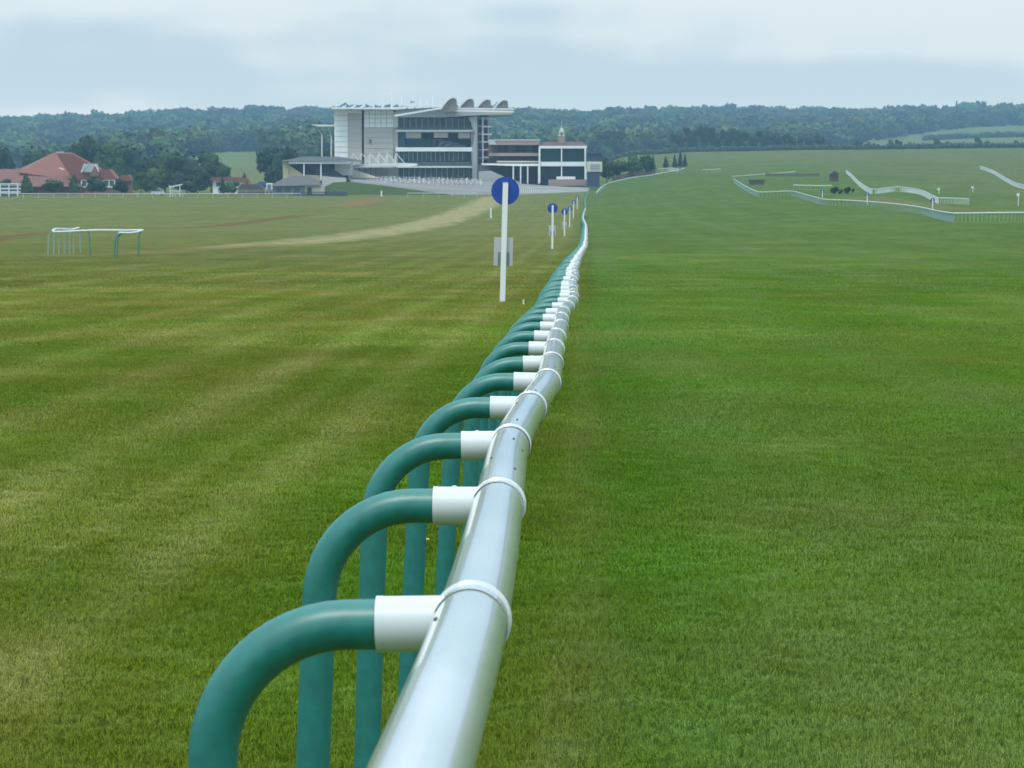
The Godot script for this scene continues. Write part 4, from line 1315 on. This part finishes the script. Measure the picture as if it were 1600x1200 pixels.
# ------------------------------------------------------------------ the rail that leads into the picture
func build_main_rail():
	var o := thing("running_rail", "long glossy white rail on bent green posts running from the foreground to the stands", "rail")
	var path := PackedVector3Array()
	var d := -4.26
	while d < 60.0:
		path.append(rail_at(d))
		d += 0.25
	while d < 712.0:
		path.append(rail_at(d))
		d += 1.5
	var mb := MB.new()
	mb.tube(path, 0.0475, 40)
	put("rail_tube", mb.mesh(), M.rail_white, o)
	var spots := [[5.85, 0.35], [5.7, 0.9], [6.5, 0.2], [7.3, -0.5], [7.9, 0.25], [8.3, -0.3], [5.1, 0.6], [5.35, -0.55], [9.6, 0.5], [3.05, -0.8], [10.4, 0.1]]
	for q in spots:
		var sp := MB.new()
		sp.lathe([[0.0001, -0.0012], [0.0035, 0.0004], [0.0022, 0.0018], [0.0001, 0.0024]], Vector3.ZERO, 8)
		var so := put("speck", sp.mesh(), M.fence_brown, o)
		so.transform = Transform3D(Basis(Vector3(0, 0, 1), -q[1]) * Basis(Vector3.UP, q[0] * 9.0).scaled(Vector3(1.0, 1.0, 1.0 + absf(q[1]))), rail_at(q[0]) + Vector3(sin(q[1]), cos(q[1]), 0) * 0.0478)
	# post: arm from the rail, bend, leg leaning out a little
	var post := func(seg: int, far: bool) -> ArrayMesh:
		var m := MB.new()
		var pts := PackedVector3Array()
		var x0 := -0.075 if far else -0.112
		pts.append(Vector3(x0, 0, 0))
		pts.append(Vector3(-0.155, 0, 0))
		for i in range(0, 13 if not far else 5):
			var a := PI * 0.485 * i / (12.0 if not far else 4.0)
			pts.append(Vector3(-0.160 - 0.178 * sin(a), -0.178 * (1.0 - cos(a)), 0))
		var e := pts[pts.size() - 1]
		pts.append(e + Vector3(-0.018, -0.4, 0))
		pts.append(Vector3(e.x - 0.04, -RAIL_H - 0.06, 0))
		m.tube(pts, 0.0325, seg)
		return m.mesh()
	var near_post: ArrayMesh = post.call(32, false)
	var far_post: ArrayMesh = post.call(8, true)
	var sm := MB.new()
	sm.tube(PackedVector3Array([Vector3(-0.03, 0, 0), Vector3(-0.116, 0, 0)]), 0.0362, 32)
	sm.tube(PackedVector3Array([Vector3(-0.112, 0, 0), Vector3(-0.1215, 0, 0)]), 0.0367, 32)
	var sleeve := sm.mesh()
	sm = MB.new()
	var ring := PackedVector2Array([Vector2(0.0478, 0.030), Vector2(0.0492, 0.032), Vector2(0.0494, -0.025), Vector2(0.0518, -0.0265), Vector2(0.0522, -0.0285), Vector2(0.0518, -0.031), Vector2(0.0478, -0.032)])
	for j in 40:
		var a := TAU * j / 40.0
		var b := TAU * (j + 1) / 40.0
		for i in ring.size() - 1:
			var p := ring[i]; var q := ring[i + 1]
			var o2 := Vector3(cos((a + b) / 2), sin((a + b) / 2), 0) * (p.y - q.y + 0.0001) + Vector3(0, 0, q.x - p.x)
			if p.y < q.y: o2 = -o2 if absf(p.y - q.y) < 0.004 else o2
			sm.quad(Vector3(cos(a) * p.x, sin(a) * p.x, p.y), Vector3(cos(b) * p.x, sin(b) * p.x, p.y), Vector3(cos(b) * q.x, sin(b) * q.x, q.y), Vector3(cos(a) * q.x, sin(a) * q.x, q.y), o2)
	var collar := sm.mesh()
	sm = MB.new()
	sm.lathe([[0.0055, 0.034], [0.0052, 0.0372], [0.0036, 0.0382], [0.0001, 0.0385]], Vector3(-0.082, 0, 0.002), 12)
	var screw := sm.mesh()
	sm = MB.new()
	sm.tube(PackedVector3Array([Vector3(-0.03, 0, 0), Vector3(-0.12, 0, 0)]), 0.0365, 8)
	sm.tube(PackedVector3Array([Vector3(0, 0, -0.03), Vector3(0, 0, 0.03)]), 0.052, 12)
	var far_sleeve := sm.mesh()
	var rest := MB.new()
	var r := RandomNumberGenerator.new()
	r.seed = 8
	for n in range(-4, 472):
		var dd := 3.24 + 1.5 * n
		var p := rail_at(dd)
		var t := (rail_at(dd + 0.4) - rail_at(dd - 0.4)).normalized()
		var z := -t
		var x := Vector3.UP.cross(z).normalized()
		var y := z.cross(x)
		var ba := Basis(x, y, z) * Basis(Vector3(0, 0, 1), r.randf_range(-0.02, 0.02)) * Basis(Vector3(0, 1, 0), r.randf_range(-0.03, 0.03))
		if n < 294:
			var q := put("post", near_post if n < 60 else far_post, M.post_green, o)
			q.transform = Transform3D(ba, p)
			if n < 60:
				put("sleeve", sleeve, M.sleeve_white, q)
				put("collar", collar, M.rail_white, q)
				if n in [1, 2, 5, 9]: put("screw_head", screw, M.sleeve_white, q)
			else:
				put("sleeve", far_sleeve, M.sleeve_white, q)
		else:
			rest.tube(PackedVector3Array([p, p + x * -0.33 + Vector3(0, -0.05, 0), p + x * -0.36 + Vector3(0, -RAIL_H, 0)]), 0.0325, 5, false)
	var f := put("far_posts", rest.mesh(), M.post_green, o)
	f.set_meta("kind", "stuff")

# ------------------------------------------------------------------ grass blades
func build_flowers():
	var l := [[660, 866, "small clump of yellow buttercups seen between the green posts"], [664, 880, "pair of yellow buttercups just below the clump between the posts"]]
	for q in l:
		var b := hit(q[0], q[1])
		var o := thing("buttercup", q[2], "flower", b)
		var st := MB.new()
		var he := MB.new()
		for k in 4 if q[1] < 870 else 2:
			var t := Vector3(rng.randf_range(-0.04, 0.04), rng.randf_range(0.07, 0.11), rng.randf_range(-0.04, 0.04))
			st.tube(PackedVector3Array([Vector3(t.x * 0.4, -0.01, t.z * 0.4), Vector3(t.x * 0.8, t.y * 0.6, t.z), t]), 0.0012, 5)
			he.lathe([[0.001, 0.0], [0.007, 0.003], [0.010, 0.008], [0.002, 0.005]], t, 8)
		put("stem", st.mesh(), M.hedge_leaf, o)
		put("flower_head", he.mesh(), M.petal, o)

func tuft(seed_: int, blades: int, rad: float, h: float, w: float) -> ArrayMesh:
	var r := RandomNumberGenerator.new()
	r.seed = seed_
	var mb := MB.new()
	for i in blades:
		var a := r.randf() * TAU
		var q := rad * sqrt(r.randf())
		var p := Vector3(cos(a) * q, -0.004, sin(a) * q)
		var yaw := r.randf() * TAU
		var lean := r.randf_range(0.1, 0.9)
		var hh2 := h * r.randf_range(0.55, 1.25)
		var side := Vector3(cos(yaw), 0, sin(yaw)) * w * r.randf_range(0.6, 1.3)
		var fw := Vector3(-sin(yaw), 0, cos(yaw)) * hh2 * lean
		var m := p + fw * 0.35 + Vector3(0, hh2 * 0.6, 0)
		var t := p + fw + Vector3(0, hh2 * (1.0 - 0.25 * lean), 0)
		var k := r.randf_range(0.8, 1.2)
		mb.col = Color(k * r.randf_range(0.85, 1.15), k, k * r.randf_range(0.7, 1.2))
		if r.randf() < 0.09: mb.col = Color(2.2, 1.7, 1.8)
		elif r.randf() < 0.15: mb.col = Color(k * 0.7, k * 1.1, k * 0.6)
		mb.quad(p - side, p + side, m + side * 0.75, m - side * 0.75)
		mb.tri(m - side * 0.75, m + side * 0.75, t)
	return mb.mesh(true)

func build_grass():
	var m := StandardMaterial3D.new()
	m.vertex_color_use_as_albedo = true
	m.roughness = 0.75
	m.metallic_specular = 0.12
	m.backlight_enabled = true
	m.backlight = Color(0.35, 0.4, 0.25)
	var r := RandomNumberGenerator.new()
	r.seed = 55
	var sward := thing("grass", "short mown grass blades covering the turf on both sides of the rail", "grass")
	sward.set_meta("kind", "stuff")
	# distance bands: near, far, tufts per square metre, blades, radius, height, half width
	for q in [[6.2, 12.0, 1300.0, 16, 0.035, 0.027, 0.0013], [12.0, 20.0, 640.0, 18, 0.05, 0.026, 0.0018], [20.0, 36.0, 210.0, 22, 0.085, 0.025, 0.0028], [36.0, 70.0, 52.0, 26, 0.16, 0.026, 0.0045], [70.0, 140.0, 9.0, 34, 0.34, 0.028, 0.009]]:
		var lists := [[], []]
		var area: float = 0.215 * (q[1] * q[1] - q[0] * q[0])
		for i in int(area * q[2]):
			var d := sqrt(r.randf_range(q[0] * q[0], q[1] * q[1]))
			var x := r.randf_range(-0.215, 0.215) * d
			if d > 60.0 and r.randf() < (d - 60.0) / 80.0: continue
			var lat := x - rail_x(d)
			var s := r.randf_range(0.75, 1.3)
			s *= 1.0 + 0.45 * n_mid.get_noise_2d(x * 1.7 + 50.0, d * 1.7)
			if lat > -0.9 and lat < 0.3: s *= 1.25
			if lat > -0.5 and lat < -0.24: s *= 1.5
			var b := Basis(Vector3.UP, r.randf() * TAU).scaled(Vector3(1.0, s, 1.0))
			lists[r.randi() % 2].append([Transform3D(b, ground(x, d)), turf(x, d) * 1.5])
		for k in 2:
			var mm := MultiMesh.new()
			mm.transform_format = MultiMesh.TRANSFORM_3D
			mm.use_colors = true
			mm.mesh = tuft(300 + k + int(q[0]), q[3], q[4], q[5], q[6])
			mm.instance_count = lists[k].size()
			for i in lists[k].size():
				mm.set_instance_transform(i, lists[k][i][0])
				mm.set_instance_color(i, lists[k][i][1])
			var o := MultiMeshInstance3D.new()
			o.multimesh = mm
			o.material_override = m
			o.name = "blades"
			tag(o, "", "", "", "stuff")
			sward.add_child(o, true)
